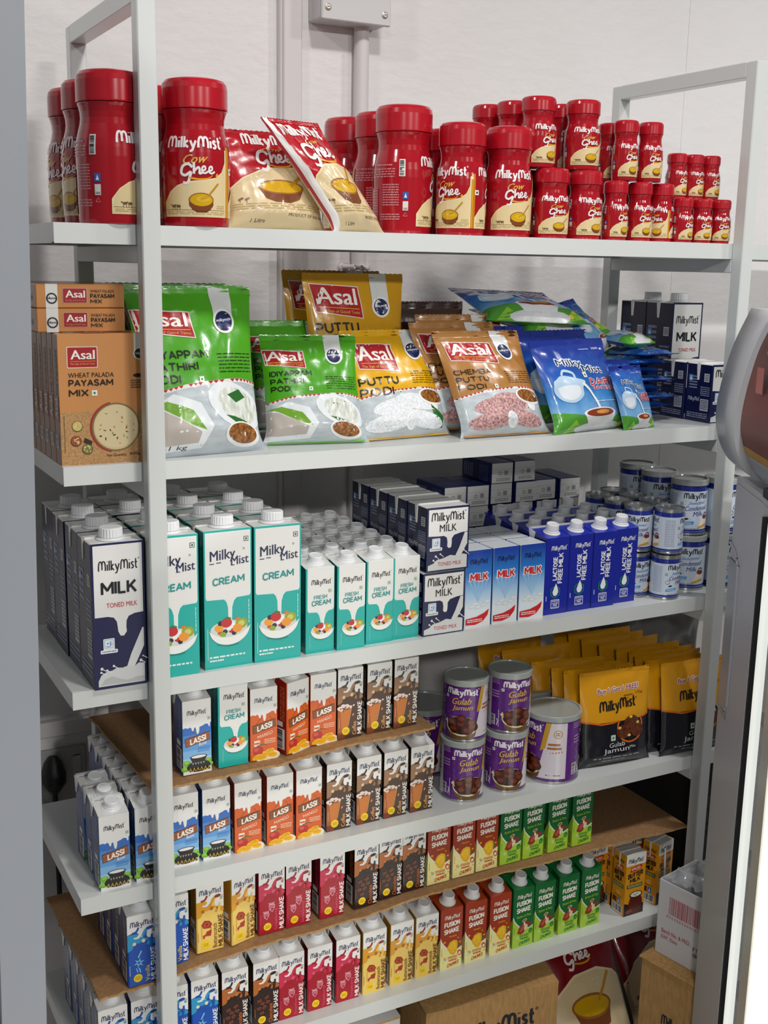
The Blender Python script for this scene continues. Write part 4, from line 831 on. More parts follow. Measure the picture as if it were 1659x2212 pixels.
def asal_sign(a, W, H, x0, x1, y0, y1, tag_=True):
    a.poly([(x0, y1), (x1, y1-.02*H), (x1+.01*W, y0-.015*H), (x0+.02*W, y0+.03*H)], B('#e9dfd8'), 2)
    i = .008*W; a.poly([(x0+i, y1-i), (x1-i, y1-.02*H-i), (x1+.01*W-i, y0-.015*H+i), (x0+.02*W+i, y0+.03*H+i)], B('#a81a22'), 3)
    a.text('Asal', x0+.1*(x1-x0), y0+.36*(y1-y0), x1-.08*(x1-x0), y0+.86*(y1-y0), B('#f1ece6'), 5, .06, 0, -.03)
    a.stroke([(x0+.12*(x1-x0), y0+.30*(y1-y0)), (x1-.05*(x1-x0), y0+.22*(y1-y0))], .006*W, B('#e0a83a'), 5, 0)
    a.text('The Sign of Good Taste', x0+.12*(x1-x0), y0+.08*(y1-y0), x1-.05*(x1-x0), y0+.2*(y1-y0), B('#e6b04a'), 5, .01, 0, -.06)
    a.stroke([(x0+.46*(x1-x0), y1-.1*(y1-y0)), (x0+.48*(x1-x0), y1-.04*(y1-y0))], .006*W, B('#f1ece6'), 5, 0)
def badge(a, W, H, xc, y, r):
    a.rect(xc-r*1.15, y, xc+r*1.15, H, B('#d3d6d6'), 2); a.ell(xc, y, r*1.25, r*1.25, B('#e6e8e8'), 3); a.ell(xc, y, r, r, B('#1b2350'), 4)
    a.text('milkymist', xc-r*.85, y-.1*r, xc+r*.85, y+.28*r, B('#eef0f2'), 6, .03, 0, .1); a.ell(xc, y-.15*r, r*.75, r*.2, B('#3a4684'), 5, 10)
def asal_art(w_, h_, lines, curry=True, kind='rice', sign=(.03, .47, .66, .86), nameh=.055, namey=.58, fsize=.6, weight=None, bowl2=False):
    W, H = w_*1000, h_*1000; a = Art(); lowc = M('#b3bcc2', .3, 0, .3, 'slate')
    a.poly([(0, 0), (W, 0), (W, .40*H), (.8*W, .43*H), (.5*W, .42*H), (.25*W, .40*H), (0, .36*H)], lowc, 1)
    bc = [(0, .36*H), (.25*W, .40*H), (.5*W, .42*H), (.8*W, .43*H), (W, .40*H)]; q = [p[:2] for p in spline(bc, 6)]
    for p, p2 in zip(q, q[1:]):
        a.poly([(p[0], p[1]+.005*H), (p2[0], p2[1]+.005*H), (p2[0], p2[1]-.018*H), (p[0], p[1]-.018*H)], B('#e2dedc'), 2); mx = (p[0]+p2[0])/2
        a.poly([(p[0], p[1]+.004*H), (p2[0], p2[1]+.004*H), (mx, (p[1]+p2[1])/2-.014*H)], B('#b02028'), 3)
    asal_sign(a, W, H, sign[0]*W, sign[1]*W, sign[2]*H, sign[3]*H); badge(a, W, H, .74*W, .79*H, .075*W)
    for i, t in enumerate(lines):
        yy = (namey-i*(nameh+.022))*H; a.text(t, .05*W, yy, (.05+.042*len(t)*fsize/.6+.02)*W, yy+nameh*H, BLK, 4, .04, 0, .0)
    a.veg(.43*W, (namey-(len(lines)-1)*(nameh+.022))*H, .04*W, GRN, B('#e8ece6'), 5, B('#e8ece6')); a.fine(.62*W, .47*H, .95*W, .6*H, 6, BLK, 3, False, .22)
    if kind == 'noodle':
        a.poly([(-0, .05*H), (.05*W, .3*H), (.2*W, .36*H), (.42*W, .3*H), (.5*W, .16*H), (.42*W, .04*H), (0, .02*H)], B('#dfe5e8'), 3)
        a.poly([(.0, .30*H), (.14*W, .32*H), (.34*W, .26*H), (.44*W, .14*H), (.3*W, .18*H), (.1*W, .28*H)], B('#6fa32a'), 4); a.poly([(.0, .28*H), (.1*W, .27*H), (.4*W, .13*H), (.38*W, .07*H), (.1*W, .06*H), (0, .07*H)], M('#b5aca4', .4, 0, .15), 5)
        a.ell(.74*W, .27*H, .27*W, .13*H, B('#e3e9ec'), 4, -25); a.ell(.76*W, .27*H, .2*W, .10*H, M('#c9cfc4', .5, 0, 0, 'noodle'), 5, -25); a.poly([(.66*W, .34*H), (.78*W, .37*H), (.84*W, .32*H), (.74*W, .29*H)], B('#2c6a2c'), 6); a.poly([(.62*W, .22*H), (.74*W, .16*H), (.84*W, .17*H), (.7*W, .21*H)], B('#2c6a2c'), 6)
    elif kind in ('rice', 'pinkrice'):
        mt = M('#e6eaec', .5, 0, 0, kind)
        for x, y, r in ((.38, .27, 8), (.62, .3, -8), (.30, .13, 5), (.66, .14, -12)): a.ell(x*W, y*H, .25*W, .075*H, mt, 3 if y > .2 else 5, r)
        a.ell(.52*W, .13*H, .06*W, .075*H, B('#f2f3f2'), 6, 10); a.ell(.82*W, .26*H, .05*W, .06*H, B('#f2f3f2'), 4, 0); a.ell(.53*W, .13*H, .05*W, .06*H, M('#e6eaec', .5, 0, 0, 'rice'), 7, 10)
        if kind == 'rice': a.poly([(.78*W, .28*H), (.93*W, .16*H), (.9*W, .06*H), (.7*W, .05*H), (.8*W, .14*H)], B('#2c6a2c'), 4)
    if curry:
        cx, cy = (.78, .1) if kind == 'noodle' else (.82, .34)
        a.ell(cx*W, cy*H, .17*W, .075*H, B('#e8eaea'), 6, -8); a.ell(cx*W, (cy+.006)*H, .145*W, .06*H, M('#8a4a1c', .35, 0, .3, 'curry'), 7, -8)
    if weight: a.text(weight, .16*W, .03*H, .3*W, .06*H, BLK, 5, .01); a.text('Net Weight:', .02*W, .03*H, .14*W, .055*H, B('#5a6a72'), 5)
    return a
def dairy_art(w_, h_, wt):
    W, H = w_*1000, h_*1000; a = Art(); g = B('#4f9a34')
    a.halo('Milky', .2*W, .68*H, .52*W, .77*H, B('#dfeaf4'), 3, .01, 0, -.05, .012*W); a.halo('Mist', .5*W, .615*H, .78*W, .69*H, B('#dfeaf4'), 3, .01, 0, -.05, .012*W)
    a.text('Milky', .2*W, .68*H, .52*W, .77*H, B('#17204f'), 6, .03, 0, -.05); a.text('Mist', .5*W, .615*H, .78*W, .69*H, B('#17204f'), 6, .03, 0, -.05)
    a.veg(.47*W, .56*H, .05*W, GRN, B('#e8ece6'), 5, B('#e8ece6')); a.text(wt, .78*W, .87*H, .93*W, .9*H, B('#e8eef4'), 4, .02); a.fine(.6*W, .875*H, .74*W, .89*H, 1, B('#c8d4e8'), 4)
    a.text('DAIRY', .53*W, .47*H, .9*W, .545*H, B('#eef2f6'), 4, .13); a.text('DAIRY', .53*W, .47*H, .9*W, .545*H, B('#c8202c'), 7, .05); a.text('WHITENER', .55*W, .415*H, .9*W, .46*H, B('#eef2f6'), 4, .12); a.text('WHITENER', .55*W, .415*H, .9*W, .46*H, B('#c8202c'), 7, .04)
    jug = B('#b9d3ea'); a.poly(spline([(.08*W, .54*H), (.2*W, .6*H), (.36*W, .56*H), (.46*W, .52*H), (.41*W, .46*H), (.38*W, .37*H), (.25*W, .3*H), (.12*W, .33*H), (.06*W, .43*H), (.08*W, .54*H)], 4)[:-1], jug, 3); a.poly(spline([(.1*W, .47*H), (.22*W, .49*H), (.36*W, .47*H), (.34*W, .38*H), (.24*W, .33*H), (.13*W, .36*H), (.1*W, .47*H)], 4)[:-1], B('#e3ebf2'), 4)
    a.stroke([(.2*W, .6*H), (.24*W, .65*H), (.34*W, .62*H), (.35*W, .56*H)], .025*W, jug, 3); a.stroke([(.42*W, .5*H), (.5*W, .4*H), (.54*W, .2*H)], .03*W, B('#eef2f4'), 5)
    a.poly([(0, 0), (W, 0), (W, .12*H), (.85*W, .16*H), (.7*W, .1*H), (.45*W, .12*H), (.2*W, .18*H), (0, .22*H)], g, 3); a.poly([(.1*W, 0), (.2*W, .12*H), (.3*W, .02*H)], B('#8cc63a'), 4); a.poly([(.75*W, 0), (.9*W, .12*H), (W, .04*H)], B('#8cc63a'), 4)
    for x, y in ((.88, .09), (.94, .06), (.83, .04)): a.ell(x*W, y*H, .025*W, .018*H, B('#e8d23a'), 5, 0, 8)
    a.ell(.52*W, .03*H, .3*W, .05*H, B('#d5dadd'), 5); a.poly([(.3*W, .17*H), (.76*W, .17*H), (.7*W, .07*H), (.6*W, .03*H), (.44*W, .03*H), (.36*W, .07*H)], B('#e6e8ea'), 6); a.ell(.53*W, .17*H, .235*W, .055*H, B('#eef0f0'), 7); a.ell(.53*W, .17*H, .2*W, .042*H, B('#8a3a24'), 8); a.ell(.56*W, .175*H, .09*W, .022*H, B('#d99a4c'), 9)
    a.fine(.5*W, .285*H, .84*W, .3*H, 1, B('#dfe8f0'), 4); return a
def mix_art(w_, h_):
    W, H = w_*1000, h_*1000; a = Art(); dk = B('#10121c'); og = B('#d96a14')
    edge = lambda g: [(W, .49*H+g), (.97*W, .49*H+g), (.9*W, .475*H+g)]+[(.68*W+(.2*W-g)*cos(radians(t)), .4*H+(.17*H-g)*sin(radians(t))) for t in range(30, -215, -15)]+[(.44*W, .455*H+g), (.25*W, .45*H+g), (.12*W, .475*H+g), (0, .49*H+g)]
    a.poly([(0, 0), (W, 0)]+edge(0), dk, 2); up_, lo_ = edge(.018*H), edge(0)
    for i in range(len(up_)-1): a.poly([lo_[i], lo_[i+1], up_[i+1], up_[i]], og, 3)
    a.ell(.7*W, .43*H, .12*W, .085*H, M('#4a1a0c', .3, 0, .3, 'glaze'), 4); a.ell(.58*W, .355*H, .105*W, .075*H, M('#4a1a0c', .3, 0, .3, 'glaze'), 5); a.ell(.78*W, .36*H, .1*W, .075*H, M('#4a1a0c', .3, 0, .3, 'glaze'), 6)
    for x, y in ((.69, .5), (.52, .4), (.8, .43), (.66, .31)): a.ell(x*W, y*H, .025*W, .015*H, B('#e6cf6a'), 7, 0, 8)
    a.halo('Buy 1 Get 1 FREE!', .23*W, .765*H, .82*W, .83*H, B('#f0e6d8'), 3, .01, 0, .03, .011*W); a.text('Buy 1 Get 1 FREE!', .23*W, .765*H, .82*W, .83*H, B('#9c1a3c'), 6, .035, 0, .03)
    a.logo(.25*W, .585*H, .52*W, B('#17181c'), 4, .06, .2, 1.2); a.fine(.6*W, .72*H, .74*W, .735*H, 1, B('#3a2a10'), 3); a.text('175g', .78*W, .725*H, .88*W, .755*H, B('#3a2a10'), 4)
    a.veg(.39*W, .275*H, .07*W, GRN, B('#cfd8cc'), 4, B('#cfd8cc')); a.text('Gulab', .37*W, .205*H, .6*W, .255*H, B('#d9d9d6'), 4, .0, 0, .03); a.text('Jamun', .29*W, .135*H, .66*W, .2*H, B('#d9d9d6'), 4, .01, 0, .03); a.text('Mix', .67*W, .175*H, .76*W, .2*H, B('#d9d9d6'), 4, .02, 0, .03)
    a.fine(.16*W, .085*H, .82*W, .11*H, 1, B('#9a9a98'), 4); a.fine(.28*W, .055*H, .62*W, .075*H, 1, B('#9a9a98'), 4); return a
def gheep_art(w_, h_):
    W, H = w_*1000, h_*1000; a = Art(); k = W/115
    a.poly([(0, 0), (W, 0), (W, .5*H), (.9*W, .56*H), (.7*W, .6*H), (.4*W, .58*H), (.15*W, .48*H), (0, .36*H)], B('#efdcae'), 1).poly([(0, 0), (W, 0), (W, .485*H), (.9*W, .545*H), (.7*W, .585*H), (.4*W, .565*H), (.15*W, .465*H), (0, .345*H)], M('#dcc79c', .25, 0, .4), 2)
    a.logo((.16 if W < 120 else .25)*W, .84*H, (.7 if W < 120 else .5)*W, B('#f1e9e6'), 4, 0, .22, 1.1); x0, y0, s = .5*W, .68*H, k*(1.45 if W < 120 else .95 if W < 190 else .8)
    f = lambda P: [(x0+x*s, y0+y*s) for x, y in P]
    a.stroke(f([(-6, 5), (-11, 9), (-18, 6), (-20, -3), (-15, -6), (-8, -2), (-9, -8), (-13, -14), (-19, -13)]), 3.6*s, B('#f1e9e6'), 5); a.stroke(f([(-3, 12), (-3, -4)]), 3.2*s, B('#f1e9e6'), 5, 0); a.stroke(f([(-3, 0), (2, 5), (4, 3), (4, -3), (8, -1)]), 3*s, B('#f1e9e6'), 5)
    for e in (0, 9): a.stroke(f([(6+e, 0), (11+e, 2), (10.5+e, 6), (7.5+e, 5), (7.5+e, -1), (11+e, -2.5), (15+e, 0)]), 2.6*s, B('#f1e9e6'), 5)
    a.stroke(f([(-8, -7), (4, -9), (16, -8), (22, -4)]), 2.4*s, B('#e0a01e'), 5)
    a.text('Cow', .4*W, .765*H, .62*W, .81*H, B('#e8b04a'), 5, .04, 0, .08, .18)
    cx, cy = .52*W, .36*H
    a.poly([(cx-.24*W, cy+.02*H), (cx+.24*W, cy+.02*H), (cx+.18*W, cy-.1*H), (cx+.08*W, cy-.135*H), (cx-.08*W, cy-.135*H), (cx-.18*W, cy-.1*H)], B('#7a4626'), 5); a.ell(cx, cy+.02*H, .245*W, .075*H, B('#9a6230'), 6, 0, 24); a.ell(cx, cy+.02*H, .22*W, .06*H, B('#d2a40e'), 7, 0, 24); a.stroke([(cx+.1*W, cy+.04*H), (cx+.3*W, cy+.2*H)], .03*W, B('#c08a1a'), 8, 0)
    br = B('#7f6a44')
    for dx in (.1, .16): a.ell(dx*W, .26*H, .03*W, .012*H, br, 5, 20, 8); a.stroke([(dx*W-.01*W, .26*H), (dx*W-.01*W, .225*H)], .008*W, br, 5, 0)
    a.fine(.03*W, .15*H, .97*W, .22*H, 3, B('#b49c6c'), 4); a.text('PRODUCT OF INDIA', .56*W, .095*H, .96*W, .12*H, B('#4a3a1e'), 4, .01); a.text('1 Litre', .2*W, .045*H, .34*W, .075*H, B('#4a3a1e'), 4, .01); return a

# ------------------------------------------------------------------ stock: top shelf
z = Z[0]
def jars(P, rows, where, grp):
    for x, y, dz, rz, lab in rows: P.place(x, y, z+dz, rz, lab, None)
W1 = P_G1.words
jars(P_G1, [(.092, .063, 0, -19, W1+' standing alone just past the grey post, label facing out'), (-.018, .062, 0, 42, W1+' before the post at the shelf end, small print and half label showing'),
    (-.015, .152, 0, -78, W1+' second from the front in the row at the shelf end'), (-.013, .242, 0, -82, W1+' rearmost in the row at the shelf end'), (.076, .158, 0, 30, W1+' hidden almost wholly behind the single jar past the post'),
    (.435, .125, 0, 58, W1+' beside the leaning ghee pouch, its back with small print showing'), (.446, .216, 0, 70, W1+' second in the row beside the leaning ghee pouch'), (.437, .306, 0, 100, W1+' rearmost in the row beside the leaning ghee pouch')], '', '')
W1 = P_G5.words
jars(P_G5, [(.508, .078, 0, -66, W1+' with its brown stripe facing out, front row'), (.592, .08, 0, -14, W1+' with its ghee bowl facing out, front row'), (.532, .166, 0, 20, W1+' half hidden behind the jar with the brown stripe'), (.600, .16, 0, 60, W1+' hidden but for the cap behind the jar with the bowl')], '', '')
W1 = P_G2.words
jars(P_G2, [(.660, .062, 0, -14, W1+' in the bottom row, next to the tall jars'), (.725, .064, 0, 2, W1+' in the bottom row, next to the slim jars'), (.655, .122, 0, 10, W1+' under the stacked jars, behind the bottom row'), (.722, .124, 0, 30, W1+' under the rear stacked jar, behind the bottom row'), (.648, .19, 0, 30, W1+' at the back of the bottom row'),
    (.644, .082, .1045, 8, W1+' stacked on top, front one next to the tall jars'), (.722, .074, .1045, -12, W1+' stacked on top, front one next to the slim jars'), (.727, .134, .1045, 14, W1+' stacked on top, behind the one next to the slim jars'), (.642, .146, .1045, 40, W1+' stacked on top, second from the front'), (.634, .205, .1045, 60, W1+' stacked on top, rearmost of all')], '', '')
W1 = P_GH.words
jars(P_GH, [(.780, .056, 0, 4, W1+' in the bottom row, first after the small jars'), (.829, .056, 0, -10, W1+' in the bottom row, second after the small jars'), (.875, .058, 0, -62, W1+' in the bottom row, turned to its brown stripe'), (.80, .102, 0, 0, W1+' behind the bottom row of slim jars'), (.846, .1, 0, 0, W1+' behind the second slim jar of the bottom row'),
    (.795, .058, .0916, -6, W1+' stacked on top, front one beside the bigger jars'), (.843, .056, .0916, -12, W1+' stacked on top, front one beside the tiny jars'), (.80, .103, .0916, 0, W1+' stacked on top, behind the front pair')], '', '')
W1 = P_GT.words
jars(P_GT, [(.910, .045, 0, 4, W1+' in the bottom row, next to the slim jars'), (.951, .045, 0, -14, W1+' in the middle of the bottom row'), (.992, .045, 0, -20, W1+' in the bottom row, against the far post'), (.917, .082, 0, 0, W1+' second row, next to the slim jars'), (.958, .082, 0, 0, W1+' in the middle of the second row'), (.994, .082, 0, 0, W1+' second row, against the far post'),
    (.916, .073, .0709, 6, W1+' stacked on top, next to the slim jars'), (.9525, .073, .0709, 0, W1+' stacked on top, in the middle'), (.988, .073, .0709, 2, W1+' stacked on top, nearest the far post')], '', '')
gp = pouch('ghee_pouch', 'red and cream ghee pouch slumped between the big jar and the leaning pouch', 'pouch', .158, .138, .05, '#b3101f', gheep_art(.158, .138), 3, '#a01020', .04, bands=((.4, '#dcc79c'),), wr=.003)
gp.place(.136, .078, z, 4, None, None, 16)
a_ = gheep_art(.098, .15); a_.rect(0, 0, 9.5, 150, B('#eceae8'), 10); a_.rect(0, 0, 1.8, 150, B('#a81020'), 11)
gp2 = pouch('ghee_pouch', 'red and cream ghee pouch leaning sideways, its white side seam outward', 'pouch', .098, .148, .05, '#b3101f', a_, 5, '#e6e2de', .03, bands=((.4, '#dcc79c'),), wr=.003, shear=-.68)
gp2.place(.288, .058, z, 14, None, None, 12)

# ------------------------------------------------------------------ second shelf
z = Z[1]
def payasam_art():
    a = Art(); W, H = 112, 167; K = C('#191512')
    a.rect(0, 0, W, H, C('#c88a50'), 0); a.rect(0, 0, W, 68, M('#ae8050', .6, 0, 0, 'burlap'), 1)
    a.rrect(11, 124, 50, 151, 1.5, C('#e6d9cf'), 2).rrect(12, 125, 49, 150, 1.2, C('#a31c22'), 3); a.text('Asal', 16, 135, 46, 146.5, C('#f1ece4'), 5, .06); a.stroke([(15, 132.5), (47, 132.5)], .5, C('#e6b04a'), 5, 0); a.text('The Sign of Good Taste', 15, 127.5, 46, 130.5, C('#e6b04a'), 5, .01)
    a.text('WHEAT PALADA', 12, 112, 70, 118, K, 5, .005); a.text('PAYASAM', 12, 101, 69, 109.5, K, 5, .05); a.text('MIX', 12, 88, 37, 97, K, 5, .05); a.veg(41, 88.5, 7, GRN, C('#e9ece6'), 5, C('#e9ece6'))
    a.ell(70, 47, 33, 33, C('#a3262a'), 3, 0, 40, 100, 260); a.ell(71, 47, 31.5, 31.5, C('#7c6a3c'), 4, 0, 40); a.ell(71, 47, 29.5, 29.5, C('#ccb98a'), 5, 0, 40); a.ell(71, 48, 28, 28, C('#d6c59a'), 6, 0, 40)
    rn = random.Random(3)
    for i in range(22): t, r = rn.uniform(0, 6.28), 25*sqrt(rn.random()); a.ell(71+r*cos(t), 48+r*sin(t), rn.uniform(1, 2.4), rn.uniform(.6, 1.1), C(rn.choice(('#b5722c', '#8a3a1c', '#4a2a1a', '#c98a3c', '#8f9a4a'))), 7, rn.uniform(0, 180), 8)
    a.poly([(40, 30), (30, 35), (28, 29), (38, 24)], C('#3a2a1c'), 3)
    for x, y, h in ((21, 50, '#cbb46a'), (19, 31, '#9a4a22'), (33, 20, '#7a7a3a')): a.ell(x, y, 7, 7, C('#3a281a'), 3); a.ell(x, y+.3, 6.3, 6.3, C(h), 4); [a.ell(x+rn.uniform(-4, 4), y+rn.uniform(-4, 4), 1.4, .8, C('#d8c890'), 5, rn.uniform(0, 180), 6) for _ in range(9)]
    a.rect(97, 140, 111, H, C('#d9d8d4'), 2); a.ell(104, 141, 8, 8, C('#e4e4e0'), 3); a.ell(104, 141, 6.4, 6.4, C('#26282e'), 4); a.text('milkymist', 99, 139, 109, 143, C('#e9e9e6'), 6, .02)
    a.text('Net Quantity:', 58, 8, 84, 12.5, K, 5, .0); a.text('300g', 88, 8.5, 102, 13, K, 5, .04); a.rect(4.5, 16, 5.3, 64, C('#7a5a34'), 4); a.fine(92, 96, 108, 108, 4, C('#5a3a1c'), 4); a.ell(101, 113, 6, 2.5, K, 4)
    return a
def payasam_side(L_, Wd, top=False):
    a = Art(); K = C('#2a1a10')
    if top:
        a.rect(12, 0, 27, 30, C('#d9d8d4'), 1); a.ell(19.5, 12, 7, 7, C('#26282e'), 2); a.ell(19.5, 12, 5, 5, C('#d9d8d4'), 3); a.text('milkymist', 13, 10, 26, 14, C('#26282e'), 5, .04)
        a.rrect(33, 6, 64, 25, 1, C('#c9a08a'), 2).rrect(33.7, 6.7, 63.3, 24.3, .8, C('#9a1c22'), 3); a.text('Asal', 37, 13, 61, 22, C('#f1ece4'), 5, .06); a.text('The Sign of Good Taste', 36, 8.3, 61, 10.6, C('#d99a6a'), 5)
        a.text('WHEAT PALADA', 68, 19.5, 99, 23, K, 5, .01); a.text('PAYASAM', 68, 12.5, 99, 18, K, 5, .05); a.text('MIX', 68, 6, 83, 11, K, 5, .05)
    else:
        a.text('PAYASAM', 14, 90, 22, 146, C('#241812'), 3, .05, 90); a.rect(4, 55, 26, 88, C('#7a1c1e'), 2); a.text('Asal', 8, 59, 22, 84, C('#d6c8bc'), 4, .06, 90); a.rrect(3, 20, 22, 38, 5, C('#a8a49c'), 2); a.ring(13, 29, 5, 1.4, C('#3a3a3c'), 4, 14)
    return a
P_PAY = brick('dessert_mix_box', 'food box', .112, .030, .167, '#c88a50', '#7c4f2c', '#c08248', payasam_art(), payasam_side(30, 167), None, False)
m_ = [o for o in P_PAY.root.children if o.name.startswith('body')][0]
f2 = MB(); top_ = MB()
tm = payasam_side(0, 0, True); tm.put(top_, lambda x, y, e: (x, y, .167+e)); tp_ = top_.build('flap', P_PAY.root)
for i in range(6): P_PAY.place(-.1015, .035+.0312*i, z, 0, ('front orange dessert mix box at the shelf end, its whole label showing' if i == 0 else ORD[i]+' orange dessert mix box from the front, only its narrow side showing'))
for k in range(2):
    o = P_PAY.place(-.1205, .058+.1675-.1675, z+.1675+.0302*k, 0, ('lower' if k == 0 else 'upper')+' orange dessert mix box lying flat on the upright ones')
    R = Matrix.Rotation(radians(90), 3, 'X'); o.rotation_euler = R.to_euler(); o.location = (-.1205, .058+.167, z+.1676+.0302*k)
G_ = '#4aa018'
P_B1 = pouch('flour_pouch', 'x', 'flour pouch', .188, .229, .058, G_, asal_art(.188, .229, ('IDIYAPPAM', 'PATHIRI', 'PODI'), True, 'noodle', (.0, .46, .7, .87), .05, .565, .75, '1 kg'), 1, '#3b7f14', .05, bands=((.37, M('#b3bcc2', .3, 0, .3, 'slate')),), wr=.0026)
P_B1.place(.0055, .042, z, 7, 'front one kilo bright green flour pouch, beside the grey post', None, 13)
P_B1.place(.012, .112, z, 3, 'second one kilo green flour pouch, its crimped top above the front one', None, 12)
P_B1.place(-.006, .178, z, -3, 'rearmost one kilo green flour pouch by the grey post', None, 9)
P_B2 = pouch('flour_pouch', 'x', 'flour pouch', .146, .164, .05, G_, asal_art(.146, .164, ('IDIYAPPAM', 'PATHIRI', 'PODI'), True, 'noodle', (.0, .42, .68, .86), .05, .6, .65), 2, '#3b7f14', .06, bands=((.37, M('#b3bcc2', .3, 0, .3, 'slate')),), wr=.0024, foot=B('#5ab41c'), flare=.12)
P_B2.place(.206, .098, z, -10, 'front half kilo green flour pouch, in front of the wall trunking', None, 20)
P_B2.place(.208, .168, z+.012, -6, 'middle half kilo green flour pouch, second of three', None, 12)
P_B2.place(.196, .226, z+.006, -4, 'rearmost half kilo green flour pouch, in shade', None, 6)
P_Y1 = pouch('flour_pouch', 'x', 'flour pouch', .176, .246, .056, '#c8930c', asal_art(.176, .246, ('PUTTU', 'PODI'), True, 'rice', (.05, .53, .73, .94), .065, .63, 1.15), 4, '#8d640c', .05, bands=((.37, M('#b3bcc2', .3, 0, .3, 'slate')),), wr=.0026)
P_Y1.place(.298, .150, z, 2, 'large yellow flour pouch, front one of the big yellow pair', None, 8)
P_Y1.place(.288, .215, z+.002, 4, 'large yellow flour pouch at the back, against the wall', None, 5)
P_Y2 = pouch('flour_pouch', 'small bright yellow flour pouch at the shelf edge before the large yellow ones', 'flour pouch', .166, .17, .052, '#dfa90a', asal_art(.166, .17, ('PUTTU', 'PODI'), True, 'rice', (.07, .5, .60, .88), .075, .47, 1.1), 6, '#b98708', .06, bands=((.37, M('#b3bcc2', .3, 0, .3, 'slate')),), wr=.0026, foot=B('#e0aa10'), flare=.1)
P_Y2.place(.342, .078, z, 6, None, None, 20)
P_C1 = pouch('flour_pouch', 'x', 'flour pouch', .16, .169, .048, '#a9763c', asal_art(.16, .169, ('CHEMBA', 'PUTTU', 'PODI'), True, 'pinkrice', (.06, .6, .68, .9), .05, .57, .95), 7, '#7c5426', .06, bands=((.37, M('#b3bcc2', .3, 0, .3, 'slate')),), wr=.0022, foot=B('#b4803e'), flare=.08, shear=-.17)
P_C1.place(.509, .050, z, 1, 'front brown flour pouch showing its pink rice picture, at the shelf edge', None, 20)
P_C1.place(.488, .104, z+.006, 3, 'second brown flour pouch, half behind the front one', None, 13)
P_C1.place(.522, .158, z+.014, 0, 'third brown flour pouch, only its crimped top showing', None, 9, 0)
P_C2 = pouch('flour_pouch', 'dark brown flour pouch standing behind the lighter brown pouches', 'flour pouch', .15, .2, .04, '#3a241c', None, 8, '#3a241c', .06)
P_C2.place(.468, .222, z, 2, None, None, 4)
bd = M('#2c62b4', .28, 0, .35, 'bluecloud')
P_D1 = pouch('dairy_whitener_pouch', 'x', 'milk powder pouch', .178, .152, .046, bd, dairy_art(.178, .152, '200 g'), 9, '#1b2f86', .07, bands=((.12, '#4f9a34'),), wr=.0022, sealmat=B('#1b2f8a'), flare=.06, shear=-.15)
P_D1.place(.668, .032, z, 12, 'front large blue dairy whitener pouch, its jug picture showing', None, 18)
P_D1.place(.655, .088, z+.009, 8, 'second large blue dairy whitener pouch, behind the front one', None, 13)
P_D1.place(.628, .142, z+.012, 4, 'third large blue dairy whitener pouch, standing at the back', None, 8)
P_D1.place(.622, .165, z+.172, -6, 'upper large dairy whitener pouch lying flat on the standing ones', None, 72, 6)
P_D1.place(.690, .150, z+.152, 4, 'lower large dairy whitener pouch lying flat on the standing ones', None, 78, 3)
P_D2 = pouch('dairy_whitener_pouch', 'x', 'milk powder pouch', .078, .106, .03, bd, dairy_art(.078, .106, '50 g'), 11, '#1b2f86', .07, bands=((.12, '#4f9a34'),), wr=.0016, nu=18, nv=24, sealmat=B('#1b2f8a'), shear=-.1)
P_D2.place(.806, .034, z, 10, 'small blue dairy whitener pouch at the shelf edge, beside the large one', None, 17)
P_D2.place(.80, .068, z+.004, 8, 'small blue dairy whitener pouch just behind the front small one', None, 12)
for k in range(8):
    P_D2.place(.949+.004*(k % 3), .205, z+.009+.0148*k, 180+(-6, 4, 9, -3, 6, -8, 2, 10)[k], 'small dairy whitener pouch in the flat stack, %s from the bottom' % ORD[k], None, 88)
P_D2.place(.862, .10, z+.134, 14, 'small dairy whitener pouch lying on top of the flat stack, green end outward', None, 84)
P_D2.place(.808, .125, z+.118, 24, 'small dairy whitener pouch propped behind the front small ones', None, 40, -8)
P_D2.place(.80, .13, z, 0, 'small dairy whitener pouch standing under the propped one', None, 4)
P_MLK.place(1.030, .186, z, 0, P_MLK.words+' on the second shelf, label showing beside the far post'); P_MLK.place(1.033, .262, z, 0, P_MLK.words+' on the second shelf, behind the one whose label shows')
P_BRK.place(1.0045, .048, z, 0, P_BRK.words+' on the second shelf, half behind the far post'); P_BRK.place(1.003, .112, z, 0, P_BRK.words+' on the second shelf, behind the one at the post')

# ------------------------------------------------------------------ third shelf
z = Z[2]
for i in range(4): P_MLK.place(-.0735+.001*(i % 2), .020+.0755*i, z, 0, P_MLK.words+(' at the third shelf end, front of the row' if i == 0 else ' at the third shelf end, %s in the row' % ORD[i]))
for i in range(2): P_MLK.place(-.001+.001*i, .182+.0755*i, z, 0, P_MLK.words+' behind the post on the third shelf, '+('nearer one' if i == 0 else 'at the wall'))
for c_, (x, y) in enumerate(((.0035, .0265), (.0831, .0323), (.1583, .0318))):
    for i in range(2 if c_ == 0 else 4): P_CRM.place(x+.0012*((i+c_) % 2), y+.0765*i, z, (0, 1.2, -1)[(i+c_) % 3], P_CRM.words+', %s row from the post, %s' % (ORD[c_], ('front', 'second back', 'third back', 'rearmost')[i]))
for c_, x in enumerate((.2395, .2875, .3380, .3862)):
    for i in range(6): P_FRE.place(x+.0006*((i*3+c_) % 3), (.0353, .031, .037, .040)[c_]+.0507*i, z, (0, -1, 1.2)[(i+c_) % 3]*.6, P_FRE.words+', %s row past the tall cream cartons, %s' % (ORD[c_], ('front', 'second back', 'third back', 'fourth back', 'fifth back', 'rearmost')[i]))
